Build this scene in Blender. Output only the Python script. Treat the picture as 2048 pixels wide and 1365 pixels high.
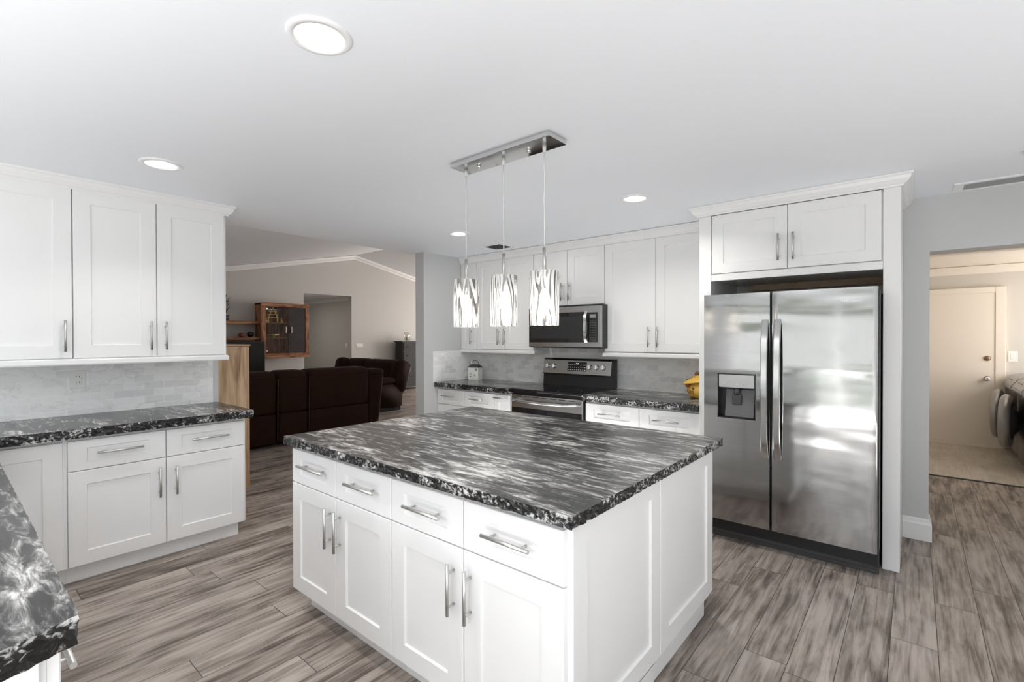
import bpy, bmesh, math, random
from mathutils import Vector, Matrix
random.seed(7)
SC = bpy.context.scene
for o in list(bpy.data.objects):
    bpy.data.objects.remove(o)
COL = SC.collection
PI = math.pi

# ------------------------------------------------------------------ camera
cam_d = bpy.data.cameras.new('camera'); cam = bpy.data.objects.new('camera', cam_d); COL.objects.link(cam)
YAW, PITCH, ROLL, FPX = 0.696065, -0.007384, -0.001965, 963.874
fw = Vector((-math.sin(YAW), math.cos(YAW), 0)); rt = Vector((math.cos(YAW), math.sin(YAW), 0)); up = Vector((0, 0, 1))
f2 = fw * math.cos(PITCH) + up * math.sin(PITCH); u2 = up * math.cos(PITCH) - fw * math.sin(PITCH)
r3 = rt * math.cos(ROLL) + u2 * math.sin(ROLL); u3 = u2 * math.cos(ROLL) - rt * math.sin(ROLL)
mt = Matrix((r3, u3, -f2)).transposed().to_4x4(); mt.translation = (0, 0, 1.45)
cam.matrix_world = mt
cam_d.sensor_fit = 'HORIZONTAL'; cam_d.sensor_width = 36.0; cam_d.lens = 36.0 * FPX / 2048.0
cam_d.clip_start = 0.02; cam_d.clip_end = 200
SC.camera = cam

# ------------------------------------------------------------------ view, world, daylight
SC.view_settings.view_transform = 'Standard'
try: SC.view_settings.look = 'None'
except Exception: pass
SC.view_settings.gamma = 1.0
SC.view_settings.use_curve_mapping = False
SC.view_settings.exposure = 0.42
SC.cycles.use_denoising = True
SC.cycles.max_bounces = 10
SC.cycles.diffuse_bounces = 6
SC.cycles.sample_clamp_indirect = 6.0
SC.cycles.caustics_reflective = False
SC.cycles.caustics_refractive = False

W = bpy.data.worlds.new('sky'); SC.world = W; W.use_nodes = True
bg = W.node_tree.nodes['Background']
bg.inputs[0].default_value = (0.90, 0.95, 1.0, 1); bg.inputs[1].default_value = 8.0

def area(name, loc, rot, sx, sy, power, color=(1, 1, 1), shape='RECTANGLE', spread=PI, portal=False):
    d = bpy.data.lights.new(name, 'AREA'); d.shape = shape; d.size = sx
    if shape in ('RECTANGLE', 'ELLIPSE'): d.size_y = sy
    d.energy = power; d.color = color; d.spread = spread
    o = bpy.data.objects.new(name, d); COL.objects.link(o); o.location = loc; o.rotation_euler = rot
    if portal: d.cycles.is_portal = True
    return o
# portals that guide the sky light through the patio door and the added side window
area('daylight_patio_door', (-0.9, -2.62, 1.1), (PI / 2, 0, 0), 3.6, 2.1, 1, portal=True)
area('added_window_portal', (2.32, -0.2, 1.5), (0, PI / 2, 0), 1.2, 1.4, 1, portal=True)
# unseen area lights added and aimed up to brighten the ceiling
area('ceiling_bounce', (-0.6, -1.5, 0.2), (PI, 0, 0), 3.4, 2.0, 112.0)
area('ceiling_bounce_right', (1.35, 1.9, 0.25), (PI, 0, 0), 1.4, 3.6, 23.0)
area('ceiling_bounce_aisle', (-2.6, 3.15, 0.25), (PI, 0, 0), 1.7, 0.8, 11.5)
sd = bpy.data.lights.new('sun', 'SUN'); sd.energy = 10.0; sd.angle = 0.02; sd.color = (1.0, 0.97, 0.92)
so = bpy.data.objects.new('sun', sd); COL.objects.link(so); so.rotation_euler = Vector((-0.30, -0.42, -0.86)).to_track_quat('-Z', 'Y').to_euler()
area('hall_fill', (-12.4, 5.6, 2.50), (0, 0, 0), .3, .3, 7, (1.0, 0.93, 0.84))  # fill light added to brighten the hall, no lamp known there
# unseen fill lights added to brighten the living room and laundry
area('living_fill', (-8.0, 13.2, 1.5), (-PI / 2, 0, 0), 4.0, 2.0, 270, (1.0, 0.93, 0.87))
area('laundry_fill', (2.0, 7.9, 1.5), (0, PI / 2, 0), 1.2, 1.2, 29, (1.0, 0.95, 0.90))

# ------------------------------------------------------------------ materials
def new_mat(name):
    m = bpy.data.materials.new(name); m.use_nodes = True
    nt = m.node_tree; b = nt.nodes['Principled BSDF']
    return m, nt, b
def plain(name, col, rough=0.5, metal=0.0, spec=None, bump=0.0, bscale=60, var=0.0, coat=0.0):
    m, nt, b = new_mat(name)
    b.inputs['Base Color'].default_value = (*col, 1); b.inputs['Roughness'].default_value = rough
    b.inputs['Metallic'].default_value = metal
    if spec is not None: b.inputs['Specular IOR Level'].default_value = spec
    if coat: b.inputs['Coat Weight'].default_value = coat; b.inputs['Coat Roughness'].default_value = 0.05
    tc = nt.nodes.new('ShaderNodeTexCoord'); n = nt.nodes.new('ShaderNodeTexNoise')
    n.inputs['Scale'].default_value = bscale; n.inputs['Detail'].default_value = 4
    nt.links.new(tc.outputs['Object'], n.inputs['Vector'])
    if bump:
        bp = nt.nodes.new('ShaderNodeBump'); bp.inputs['Strength'].default_value = bump; bp.inputs['Distance'].default_value = 0.002
        nt.links.new(n.outputs['Fac'], bp.inputs['Height']); nt.links.new(bp.outputs['Normal'], b.inputs['Normal'])
    if var:
        mx = nt.nodes.new('ShaderNodeMix'); mx.data_type = 'RGBA'
        mx.inputs['A'].default_value = (*[c * (1 - var) for c in col], 1); mx.inputs['B'].default_value = (*[min(1, c * (1 + var)) for c in col], 1)
        nt.links.new(n.outputs['Fac'], mx.inputs['Factor']); nt.links.new(mx.outputs['Result'], b.inputs['Base Color'])
    return m
def emit(name, col, strength):
    m, nt, b = new_mat(name)
    b.inputs['Base Color'].default_value = (*col, 1); b.inputs['Emission Color'].default_value = (*col, 1)
    b.inputs['Emission Strength'].default_value = strength
    return m
def N(nt, t, **kw):
    n = nt.nodes.new(t)
    for k, v in kw.items(): setattr(n, k, v)
    return n
def math_node(nt, op, a, b=None, c=None):
    n = nt.nodes.new('ShaderNodeMath'); n.operation = op
    for i, x in enumerate((a, b, c)):
        if x is None: continue
        if isinstance(x, (int, float)): n.inputs[i].default_value = x
        else: nt.links.new(x, n.inputs[i])
    return n.outputs[0]
def ramp(nt, fac, stops):
    r = nt.nodes.new('ShaderNodeValToRGB'); e = r.color_ramp.elements
    while len(e) > 1: e.remove(e[-1])
    e[0].position = stops[0][0]; e[0].color = (*stops[0][1], 1)
    for p, c in stops[1:]:
        x = e.new(p); x.color = (*c, 1)
    nt.links.new(fac, r.inputs['Fac']); return r.outputs['Color']
def mapped(nt, scale, rot=(0, 0, 0), coord='Object'):
    tc = nt.nodes.new('ShaderNodeTexCoord'); mp = nt.nodes.new('ShaderNodeMapping')
    mp.inputs['Scale'].default_value = scale; mp.inputs['Rotation'].default_value = rot
    nt.links.new(tc.outputs[coord], mp.inputs['Vector']); return mp.outputs['Vector']
def noise(nt, vec, scale=1.0, detail=4.0, rough=0.5, dist=0.0):
    n = nt.nodes.new('ShaderNodeTexNoise'); n.inputs['Scale'].default_value = scale
    n.inputs['Detail'].default_value = detail; n.inputs['Roughness'].default_value = rough; n.inputs['Distortion'].default_value = dist
    if vec is not None: nt.links.new(vec, n.inputs['Vector'])
    return n.outputs['Fac']
def mixc(nt, fac, a, b, mode='MIX'):
    mx = nt.nodes.new('ShaderNodeMix'); mx.data_type = 'RGBA'; mx.blend_type = mode
    for s, x in (('Factor', fac), ('A', a), ('B', b)):
        if isinstance(x, (int, float)): mx.inputs[s].default_value = x
        elif isinstance(x, tuple): mx.inputs[s].default_value = (*x, 1)
        else: nt.links.new(x, mx.inputs[s])
    return mx.outputs['Result']

M = {}
M['cab'] = plain('white_cabinet_paint', (0.83, 0.83, 0.825), 0.32, spec=0.4)
M['trimw'] = plain('white_trim_paint', (0.84, 0.84, 0.84), 0.35)
M['wall'] = plain('blue_grey_wall_paint', (0.585, 0.59, 0.59), 0.6, bump=0.05, bscale=120)
M['ceil'] = plain('ceiling_paint', (0.835, 0.86, 0.895), 0.7, bump=0.05, bscale=90)
M['lwall'] = plain('living_wall_paint', (0.56, 0.545, 0.52), 0.65)
M['cream'] = plain('cream_paint', (0.84, 0.77, 0.68), 0.45)
M['laundwall'] = plain('laundry_wall_paint', (0.62, 0.59, 0.54), 0.6)
M['steelh'] = plain('brushed_nickel_handle', (0.60, 0.60, 0.58), 0.42, 1.0)
M['chrome'] = plain('polished_chrome', (0.72, 0.72, 0.72), 0.06, 1.0)
M['black'] = plain('black_plastic', (0.012, 0.012, 0.013), 0.35)
M['glassblk'] = plain('black_glass', (0.006, 0.006, 0.007), 0.05, spec=0.6)
M['darkgrey'] = plain('dark_grey_plastic', (0.05, 0.05, 0.052), 0.4)
M['midgrey'] = plain('grey_plastic', (0.25, 0.25, 0.25), 0.35)
M['ltgrey'] = plain('light_grey_panel', (0.55, 0.55, 0.54), 0.3, 0.6)
M['outlet'] = plain('white_outlet_plastic', (0.83, 0.83, 0.80), 0.35)
M['gap'] = plain('dark_gap_fill', (0.05, 0.05, 0.05), 0.8)  # near-black, for vent backing and laundry threshold strip
M['niche'] = plain('bare_niche_board', (0.80, 0.79, 0.74), 0.6)
M['bareply'] = plain('unpainted_plywood', (0.62, 0.47, 0.34), 0.6, var=0.15, bscale=20)
M['lens'] = emit('lit_lamp_lens', (1.0, 0.98, 0.95), 6)
M['reflector'] = emit('glowing_lamp_reflector', (1.0, 0.98, 0.95), 0.35)  # lamplight on the reflector put in as its own glow
M['bulb'] = emit('lit_bulb', (1.0, 0.96, 0.90), 5)
M['digits'] = emit('lit_display_digits', (0.9, 0.95, 1.0), 1.5)
M['silverprint'] = plain('silver_print', (0.75, 0.75, 0.75), 0.25, 0.8)
M['whiteprint'] = plain('white_print', (0.8, 0.8, 0.8), 0.5)
M['keyprint'] = plain('grey_key_print', (0.10, 0.10, 0.10), 0.4)
M['red'] = plain('red_brown_glaze', (0.32, 0.07, 0.02), 0.25)
M['yellow'] = plain('yellow_glaze', (0.78, 0.48, 0.09), 0.22, var=0.12, bscale=25)
M['brownink'] = plain('brown_ink', (0.16, 0.05, 0.02), 0.4)
M['gold'] = plain('gold_metal', (0.85, 0.68, 0.30), 0.35, 0.3)
M['green'] = plain('green_glaze', (0.3, 0.5, 0.12), 0.3)
M['leaf'] = plain('plant_leaf', (0.04, 0.10, 0.03), 0.4)
M['pot'] = plain('dark_pot', (0.06, 0.03, 0.02), 0.5)
M['rock'] = plain('red_stone', (0.22, 0.06, 0.03), 0.6, bump=0.5, bscale=30)
M['dresser'] = plain('charcoal_dresser_paint', (0.035, 0.037, 0.04), 0.6, spec=0.25)
M['dresserside'] = plain('black_dresser_side', (0.018, 0.019, 0.02), 0.5)
M['graph'] = plain('graphite_metal', (0.20, 0.185, 0.18), 0.32, 0.7)
M['graphring'] = plain('grey_door_ring', (0.34, 0.34, 0.35), 0.3, 0.6)
M['grass'] = plain('lawn_grass', (0.038, 0.044, 0.025), 0.9, var=0.4, bscale=8)
M['hedge'] = plain('hedge_leaves', (0.025, 0.03, 0.016), 0.9, var=0.5, bscale=12)
M['patio'] = plain('patio_concrete', (0.12, 0.12, 0.118), 0.8, var=0.15, bscale=1.5)
M['suede'] = plain('dark_brown_suede', (0.026, 0.0105, 0.006), 0.85, spec=0.15, bump=0.2, bscale=40, var=0.35)
M['piping'] = plain('worn_seam', (0.05, 0.022, 0.014), 0.7)
M['knobbronze'] = plain('bronze_deadbolt', (0.30, 0.20, 0.13), 0.35, 0.8)
M['cord'] = plain('clear_cord', (0.72, 0.72, 0.70), 0.25)

def thin_glass(name, tint=(1, 1, 1), refl=0.08, rough=0.02):
    m = bpy.data.materials.new(name); m.use_nodes = True; nt = m.node_tree
    nt.nodes.remove(nt.nodes['Principled BSDF'])
    t = N(nt, 'ShaderNodeBsdfTransparent'); t.inputs[0].default_value = (*tint, 1)
    g = N(nt, 'ShaderNodeBsdfGlossy'); g.inputs['Roughness'].default_value = rough
    mx = N(nt, 'ShaderNodeMixShader'); mx.inputs[0].default_value = refl
    nt.links.new(t.outputs[0], mx.inputs[1]); nt.links.new(g.outputs[0], mx.inputs[2])
    nt.links.new(mx.outputs[0], nt.nodes['Material Output'].inputs[0]); return m
M['pane'] = thin_glass('window_pane')
M['showglass'] = thin_glass('showcase_glass', (0.85, 0.83, 0.80), 0.03)
M['candleglass'] = thin_glass('candle_glass', (0.95, 0.93, 0.9), 0.25, 0.1)

def mk_stainless(name, base=0.56, rough=0.2, wave=0.6):
    m, nt, b = new_mat(name)
    b.inputs['Metallic'].default_value = 1.0; b.inputs['Roughness'].default_value = rough
    v = mapped(nt, (1.5, 1.5, 400)); f = noise(nt, v, 1.0, 2)
    c = ramp(nt, f, [(0.3, (base * .95,) * 3), (0.7, (base * 1.05, base * 1.05, base * 1.04))])
    nt.links.new(c, b.inputs['Base Color'])
    if wave:
        v2 = mapped(nt, (1.0, 1.0, 3.6)); f2_ = noise(nt, v2, 1.0, 2.0, 0.4, 0.3)
        bp = N(nt, 'ShaderNodeBump'); bp.inputs['Strength'].default_value = wave; bp.inputs['Distance'].default_value = 0.03
        nt.links.new(f2_, bp.inputs['Height']); nt.links.new(bp.outputs['Normal'], b.inputs['Normal'])
    return m
M['fridge'] = mk_stainless('stainless_fridge_door', 0.45, 0.11, 0.30)
M['steel'] = mk_stainless('brushed_stainless', 0.42, 0.24, 0)
M['steelbright'] = mk_stainless('bright_stainless', 0.66, 0.18, 0)

def mk_granite():
    m, nt, b = new_mat('black_white_granite')
    v = mapped(nt, (4.6, 20, 20), (0, 0, 0.10)); f = noise(nt, v, 1.6, 12, 0.72, 0.5)
    big = noise(nt, mapped(nt, (1.3, 3.0, 3.0)), 1.5, 3)
    s = math_node(nt, 'ADD', f, math_node(nt, 'MULTIPLY', math_node(nt, 'SUBTRACT', big, 0.5), 0.42))
    c = ramp(nt, s, [(0.33, (0.004, 0.004, 0.005)), (0.44, (0.022, 0.022, 0.022)), (0.50, (0.075, 0.074, 0.073)), (0.55, (0.19, 0.186, 0.18)), (0.605, (0.40, 0.39, 0.38)), (0.67, (0.72, 0.71, 0.69))])
    nt.links.new(c, b.inputs['Base Color']); b.inputs['Roughness'].default_value = 0.22; b.inputs['Specular IOR Level'].default_value = 0.42
    bp = N(nt, 'ShaderNodeBump'); bp.inputs['Strength'].default_value = 0.12; bp.inputs['Distance'].default_value = 0.002
    nt.links.new(s, bp.inputs['Height']); nt.links.new(bp.outputs['Normal'], b.inputs['Normal'])
    return m
M['granite'] = mk_granite()
def mk_granite_edge():
    m, nt, b = new_mat('chiselled_granite_edge')
    f = noise(nt, mapped(nt, (70, 70, 85)), 1.0, 4, 0.55, 0.4)
    big = noise(nt, mapped(nt, (9, 9, 16)), 1.0, 2)
    s = math_node(nt, 'ADD', f, math_node(nt, 'MULTIPLY', math_node(nt, 'SUBTRACT', big, 0.5), 0.7))
    c = ramp(nt, s, [(0.50, (0.005, 0.005, 0.005)), (0.56, (0.06, 0.06, 0.06)), (0.62, (0.34, 0.34, 0.33)), (0.72, (0.60, 0.59, 0.57))])
    nt.links.new(c, b.inputs['Base Color']); b.inputs['Roughness'].default_value = 0.3
    bp = N(nt, 'ShaderNodeBump'); bp.inputs['Strength'].default_value = 0.6; bp.inputs['Distance'].default_value = 0.004
    nt.links.new(f, bp.inputs['Height']); nt.links.new(bp.outputs['Normal'], b.inputs['Normal'])
    return m
M['granedge'] = mk_granite_edge()

def mk_tile():
    m, nt, b = new_mat('marble_subway_tile')
    tc = N(nt, 'ShaderNodeTexCoord'); sp = N(nt, 'ShaderNodeSeparateXYZ'); cb = N(nt, 'ShaderNodeCombineXYZ')
    nt.links.new(tc.outputs['Object'], sp.inputs[0]); nt.links.new(sp.outputs['X'], cb.inputs['X']); nt.links.new(sp.outputs['Z'], cb.inputs['Y'])
    br = N(nt, 'ShaderNodeTexBrick'); br.offset = 0.5; br.squash = 1.0
    br.inputs['Scale'].default_value = 1.0; br.inputs['Brick Width'].default_value = 0.122; br.inputs['Row Height'].default_value = 0.0535
    br.inputs['Mortar Size'].default_value = 0.0028; br.inputs['Mortar Smooth'].default_value = 0.3; br.inputs['Bias'].default_value = -0.45
    br.inputs['Color1'].default_value = (0.92, 0.92, 0.905, 1); br.inputs['Color2'].default_value = (0.63, 0.635, 0.63, 1); br.inputs['Mortar'].default_value = (0.95, 0.95, 0.94, 1)
    nt.links.new(cb.outputs[0], br.inputs['Vector'])
    f = noise(nt, mapped(nt, (6, 6, 11), (0, 0.5, 0)), 1.0, 6, 0.55, 0.9)
    veins = ramp(nt, f, [(0.0, (1, 1, 1)), (0.36, (1, 1, 1)), (0.40, (0.84, 0.84, 0.84)), (0.415, (0.62, 0.62, 0.61)), (0.43, (0.9, 0.9, 0.9)), (0.5, (1, 1, 1)), (0.62, (0.90, 0.90, 0.90)), (0.7, (1, 1, 1))])
    c = mixc(nt, 0.42, br.outputs['Color'], veins, 'MULTIPLY')
    nt.links.new(c, b.inputs['Base Color']); b.inputs['Roughness'].default_value = 0.3
    bp = N(nt, 'ShaderNodeBump'); bp.inputs['Strength'].default_value = 0.5; bp.inputs['Distance'].default_value = 0.002; bp.invert = True
    nt.links.new(br.outputs['Fac'], bp.inputs['Height']); nt.links.new(bp.outputs['Normal'], b.inputs['Normal'])
    return m
M['tile'] = mk_tile()

def mk_planks(name, w, L, x0, tones, dark=(0.05, 0.042, 0.036)):
    m, nt, b = new_mat(name)
    tc = N(nt, 'ShaderNodeTexCoord'); sp = N(nt, 'ShaderNodeSeparateXYZ'); nt.links.new(tc.outputs['Object'], sp.inputs[0])
    X, Y = sp.outputs['X'], sp.outputs['Y']
    rx = math_node(nt, 'DIVIDE', math_node(nt, 'SUBTRACT', X, x0), w)
    row = math_node(nt, 'FLOOR', rx); fx = math_node(nt, 'SUBTRACT', rx, row)
    wn = N(nt, 'ShaderNodeTexWhiteNoise', noise_dimensions='1D'); nt.links.new(row, wn.inputs['W'])
    ry = math_node(nt, 'ADD', math_node(nt, 'DIVIDE', Y, L), wn.outputs['Value'])
    seg = math_node(nt, 'FLOOR', ry); fy = math_node(nt, 'SUBTRACT', ry, seg)
    pid = math_node(nt, 'ADD', math_node(nt, 'MULTIPLY', row, 7.31), math_node(nt, 'MULTIPLY', seg, 3.17))
    wn2 = N(nt, 'ShaderNodeTexWhiteNoise', noise_dimensions='1D'); nt.links.new(pid, wn2.inputs['W'])
    cb = N(nt, 'ShaderNodeCombineXYZ')
    nt.links.new(math_node(nt, 'MULTIPLY', X, 38), cb.inputs[0]); nt.links.new(math_node(nt, 'MULTIPLY', Y, 2.2), cb.inputs[1]); nt.links.new(math_node(nt, 'MULTIPLY', pid, 5.3), cb.inputs[2])
    g = noise(nt, cb.outputs[0], 1.0, 7, 0.62, 0.6)
    cb2 = N(nt, 'ShaderNodeCombineXYZ')
    nt.links.new(math_node(nt, 'MULTIPLY', X, 9), cb2.inputs[0]); nt.links.new(math_node(nt, 'MULTIPLY', Y, 2.6), cb2.inputs[1]); nt.links.new(math_node(nt, 'MULTIPLY', pid, 1.7), cb2.inputs[2])
    g2 = noise(nt, cb2.outputs[0], 1.0, 4, 0.55, 0.4)
    s = math_node(nt, 'ADD', math_node(nt, 'MULTIPLY', g, 0.55), math_node(nt, 'MULTIPLY', g2, 0.45))
    s = math_node(nt, 'ADD', s, math_node(nt, 'MULTIPLY', math_node(nt, 'SUBTRACT', wn2.outputs['Value'], 0.5), 0.10))
    c = ramp(nt, s, tones)
    gx = math_node(nt, 'LESS_THAN', math_node(nt, 'MINIMUM', fx, math_node(nt, 'SUBTRACT', 1.0, fx)), 0.0016 / w)
    gy = math_node(nt, 'LESS_THAN', math_node(nt, 'MINIMUM', fy, math_node(nt, 'SUBTRACT', 1.0, fy)), 0.0016 / L)
    gr = math_node(nt, 'MAXIMUM', gx, gy)
    c = mixc(nt, gr, c, dark)
    nt.links.new(c, b.inputs['Base Color']); b.inputs['Roughness'].default_value = 0.42
    b.inputs['Specular IOR Level'].default_value = 0.35
    bp = N(nt, 'ShaderNodeBump'); bp.inputs['Strength'].default_value = 0.15; bp.inputs['Distance'].default_value = 0.002
    nt.links.new(math_node(nt, 'SUBTRACT', g, gr), bp.inputs['Height']); nt.links.new(bp.outputs['Normal'], b.inputs['Normal'])
    return m
M['floor'] = mk_planks('grey_brown_plank_floor', 0.1725, 1.22, -0.085, [(0.34, (0.060, 0.046, 0.038)), (0.43, (0.175, 0.142, 0.120)), (0.51, (0.33, 0.28, 0.245)), (0.62, (0.48, 0.42, 0.372))])
M['lfloor'] = mk_planks('pale_laundry_floor', 0.45, 0.9, 0.0, [(0.35, (0.42, 0.38, 0.32)), (0.5, (0.54, 0.49, 0.42)), (0.65, (0.62, 0.57, 0.50))], (0.4, 0.36, 0.3))

def mk_wood(name, cols, scale=(6, 6, 0.8), rough=0.4):
    m, nt, b = new_mat(name)
    f = noise(nt, mapped(nt, scale), 1.0, 6, 0.6, 1.2)
    nt.links.new(ramp(nt, f, cols), b.inputs['Base Color']); b.inputs['Roughness'].default_value = rough
    return m
SHE = [(0.30, (0.06, 0.018, 0.008)), (0.45, (0.22, 0.085, 0.035)), (0.55, (0.38, 0.17, 0.075)), (0.7, (0.52, 0.28, 0.14))]
M['sheeshamv'] = mk_wood('red_brown_wood_upright', SHE, (14, 14, 2.0))
M['sheeshamh'] = mk_wood('red_brown_wood_level', SHE, (14, 2.0, 14))
M['darkwood'] = mk_wood('dark_stained_wood', [(0.35, (0.010, 0.007, 0.007)), (0.6, (0.028, 0.018, 0.016))], (4, 4, 14), 0.6)
M['oak'] = mk_wood('pale_oak', [(0.30, (0.24, 0.14, 0.07)), (0.42, (0.48, 0.32, 0.19)), (0.55, (0.66, 0.47, 0.30)), (0.75, (0.75, 0.57, 0.39))], (9, 9, 1.0), 0.5)
M['oakedge'] = plain('pale_oak_edging', (0.50, 0.32, 0.20), 0.5, var=0.1, bscale=30)

def mk_shade():
    m = bpy.data.materials.new('striped_shade_glass'); m.use_nodes = True; nt = m.node_tree
    nt.nodes.remove(nt.nodes['Principled BSDF'])
    oi = N(nt, 'ShaderNodeObjectInfo')
    tc = N(nt, 'ShaderNodeTexCoord'); mp = N(nt, 'ShaderNodeMapping'); mp.inputs['Scale'].default_value = (15, 15, 2.4)
    nt.links.new(tc.outputs['Object'], mp.inputs['Vector'])
    f = noise(nt, mp.outputs['Vector'], 1.0, 1.0, 0.3, 0.35)
    st = math_node(nt, 'SINE', math_node(nt, 'MULTIPLY', f, 58.0))
    fac = math_node(nt, 'GREATER_THAN', st, 0.28)
    dif = N(nt, 'ShaderNodeBsdfDiffuse'); dif.inputs[0].default_value = (0.9, 0.9, 0.88, 1)
    trl = N(nt, 'ShaderNodeBsdfTranslucent'); trl.inputs[0].default_value = (0.95, 0.94, 0.92, 1)
    m1 = N(nt, 'ShaderNodeMixShader'); m1.inputs[0].default_value = 0.40
    nt.links.new(dif.outputs[0], m1.inputs[1]); nt.links.new(trl.outputs[0], m1.inputs[2])
    tr = N(nt, 'ShaderNodeBsdfTransparent'); tr.inputs[0].default_value = (0.45, 0.44, 0.43, 1)
    gl = N(nt, 'ShaderNodeBsdfGlossy'); gl.inputs[0].default_value = (0.42, 0.41, 0.40, 1); gl.inputs['Roughness'].default_value = 0.15
    m2 = N(nt, 'ShaderNodeMixShader'); m2.inputs[0].default_value = 0.75
    nt.links.new(tr.outputs[0], m2.inputs[1]); nt.links.new(gl.outputs[0], m2.inputs[2])
    m3 = N(nt, 'ShaderNodeMixShader'); nt.links.new(fac, m3.inputs[0])
    nt.links.new(m1.outputs[0], m3.inputs[1]); nt.links.new(m2.outputs[0], m3.inputs[2])
    nt.links.new(m3.outputs[0], nt.nodes['Material Output'].inputs[0]); return m
M['shade'] = mk_shade()

# ------------------------------------------------------------------ mesh helpers
class MB:
    def __init__(s): s.bm = bmesh.new()
    def hexa(s, c, bevel=0.0, seg=2, mat=0):
        vs = [s.bm.verts.new(p) for p in c]
        fs = [s.bm.faces.new([vs[i] for i in q]) for q in ((0, 3, 2, 1), (4, 5, 6, 7), (0, 1, 5, 4), (1, 2, 6, 5), (2, 3, 7, 6), (3, 0, 4, 7))]
        for f in fs: f.material_index = mat
        if bevel:
            es = list({e for f in fs for e in f.edges})
            r = bmesh.ops.bevel(s.bm, geom=es, offset=bevel, segments=seg, affect='EDGES', profile=0.5)
            for f in r['faces']: f.material_index = mat
        return s
    def box(s, x0, x1, y0, y1, z0, z1, bevel=0.0, seg=2, mat=0):
        return s.hexa([(x0, y0, z0), (x1, y0, z0), (x1, y1, z0), (x0, y1, z0), (x0, y0, z1), (x1, y0, z1), (x1, y1, z1), (x0, y1, z1)], bevel, seg, mat)
    def cyl(s, a, b, r, seg=16, r2=None, caps=True, mat=0):
        a, b = Vector(a), Vector(b); d = (b - a).normalized()
        t = Vector((0, 0, 1)) if abs(d.z) < 0.9 else Vector((1, 0, 0)); u = d.cross(t).normalized(); v = d.cross(u)
        r2 = r if r2 is None else r2
        ra, rb = [], []
        for i in range(seg):
            k = 2 * PI * i / seg; w = u * math.cos(k) + v * math.sin(k)
            ra.append(s.bm.verts.new(a + w * r)); rb.append(s.bm.verts.new(b + w * r2))
        for i in range(seg):
            j = (i + 1) % seg; f = s.bm.faces.new((ra[i], ra[j], rb[j], rb[i])); f.material_index = mat; f.smooth = True
        if caps:
            f = s.bm.faces.new(ra[::-1]); f.material_index = mat; f = s.bm.faces.new(rb); f.material_index = mat
        return s
    def tube(s, pts, r, seg=8, mat=0):
        pts = [Vector(p) for p in pts]; rings = []
        for i, p in enumerate(pts):
            d = (pts[min(i + 1, len(pts) - 1)] - pts[max(i - 1, 0)]).normalized()
            t = Vector((0, 0, 1)) if abs(d.z) < 0.9 else Vector((1, 0, 0)); u = d.cross(t).normalized(); v = d.cross(u)
            rings.append([s.bm.verts.new(p + (u * math.cos(2 * PI * k / seg) + v * math.sin(2 * PI * k / seg)) * r) for k in range(seg)])
        for a, b in zip(rings, rings[1:]):
            for k in range(seg):
                j = (k + 1) % seg; f = s.bm.faces.new((a[k], a[j], b[j], b[k])); f.smooth = True; f.material_index = mat
        s.bm.faces.new(rings[0][::-1]); s.bm.faces.new(rings[-1])
        return s
    def lathe(s, prof, c=(0, 0, 0), seg=32, mat=0, axis='z'):
        rings = []
        for r, z in prof:
            ring = []
            if r < 1e-5: ring = [s.bm.verts.new(s._ax(c, 0, 0, z, axis))]
            else:
                for k in range(seg):
                    a = 2 * PI * k / seg; ring.append(s.bm.verts.new(s._ax(c, r * math.cos(a), r * math.sin(a), z, axis)))
            rings.append(ring)
        for a, b in zip(rings, rings[1:]):
            for k in range(seg):
                j = (k + 1) % seg
                q = [a[k % len(a)], a[j % len(a)], b[j % len(b)], b[k % len(b)]]
                q2 = []
                for v in q:
                    if v not in q2: q2.append(v)
                if len(q2) > 2:
                    f = s.bm.faces.new(q2); f.smooth = True; f.material_index = mat
        return s
    def _ax(s, c, x, y, z, axis):
        if axis == 'z': return (c[0] + x, c[1] + y, c[2] + z)
        if axis == 'y': return (c[0] + x, c[1] + z, c[2] + y)
        return (c[0] + z, c[1] + x, c[2] + y)
    def prism(s, poly, axis, a, b, bevel=0.0, seg=2, mat=0):
        # poly: 2-D outline; axis 'x' -> (y,z), 'y' -> (x,z), 'z' -> (x,y)
        def P(p, t):
            return {'x': (t, p[0], p[1]), 'y': (p[0], t, p[1]), 'z': (p[0], p[1], t)}[axis]
        va = [s.bm.verts.new(P(p, a)) for p in poly]; vb = [s.bm.verts.new(P(p, b)) for p in poly]; n = len(poly)
        fs = [s.bm.faces.new(va[::-1]), s.bm.faces.new(vb)]
        for i in range(n): fs.append(s.bm.faces.new((va[i], va[(i + 1) % n], vb[(i + 1) % n], vb[i])))
        for f in fs: f.material_index = mat
        if bevel: bmesh.ops.bevel(s.bm, geom=list({e for f in fs for e in f.edges}), offset=bevel, segments=seg, affect='EDGES')
        return s
    def shaker(s, x0, x1, z0, z1, y=0.0, t=0.02, st=0.083, rl=0.08, rec=0.009):
        # framed door: outer face at y, panel recessed by rec, back at y+t
        ch, sl = 0.0025, 0.004
        def ring(dx, dz, yy): return [s.bm.verts.new((x0 + dx, yy, z0 + dz)), s.bm.verts.new((x1 - dx, yy, z0 + dz)), s.bm.verts.new((x1 - dx, yy, z1 - dz)), s.bm.verts.new((x0 + dx, yy, z1 - dz))]
        rs = [ring(0, 0, y + t), ring(0, 0, y + ch), ring(ch, ch, y), ring(st, rl, y), ring(st + sl, rl + sl, y + rec)]
        for a, b in zip(rs, rs[1:]):
            for i in range(4): s.bm.faces.new((a[i], a[(i + 1) % 4], b[(i + 1) % 4], b[i]))
        s.bm.faces.new(rs[-1]); s.bm.faces.new(rs[0][::-1])
        return s
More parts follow.
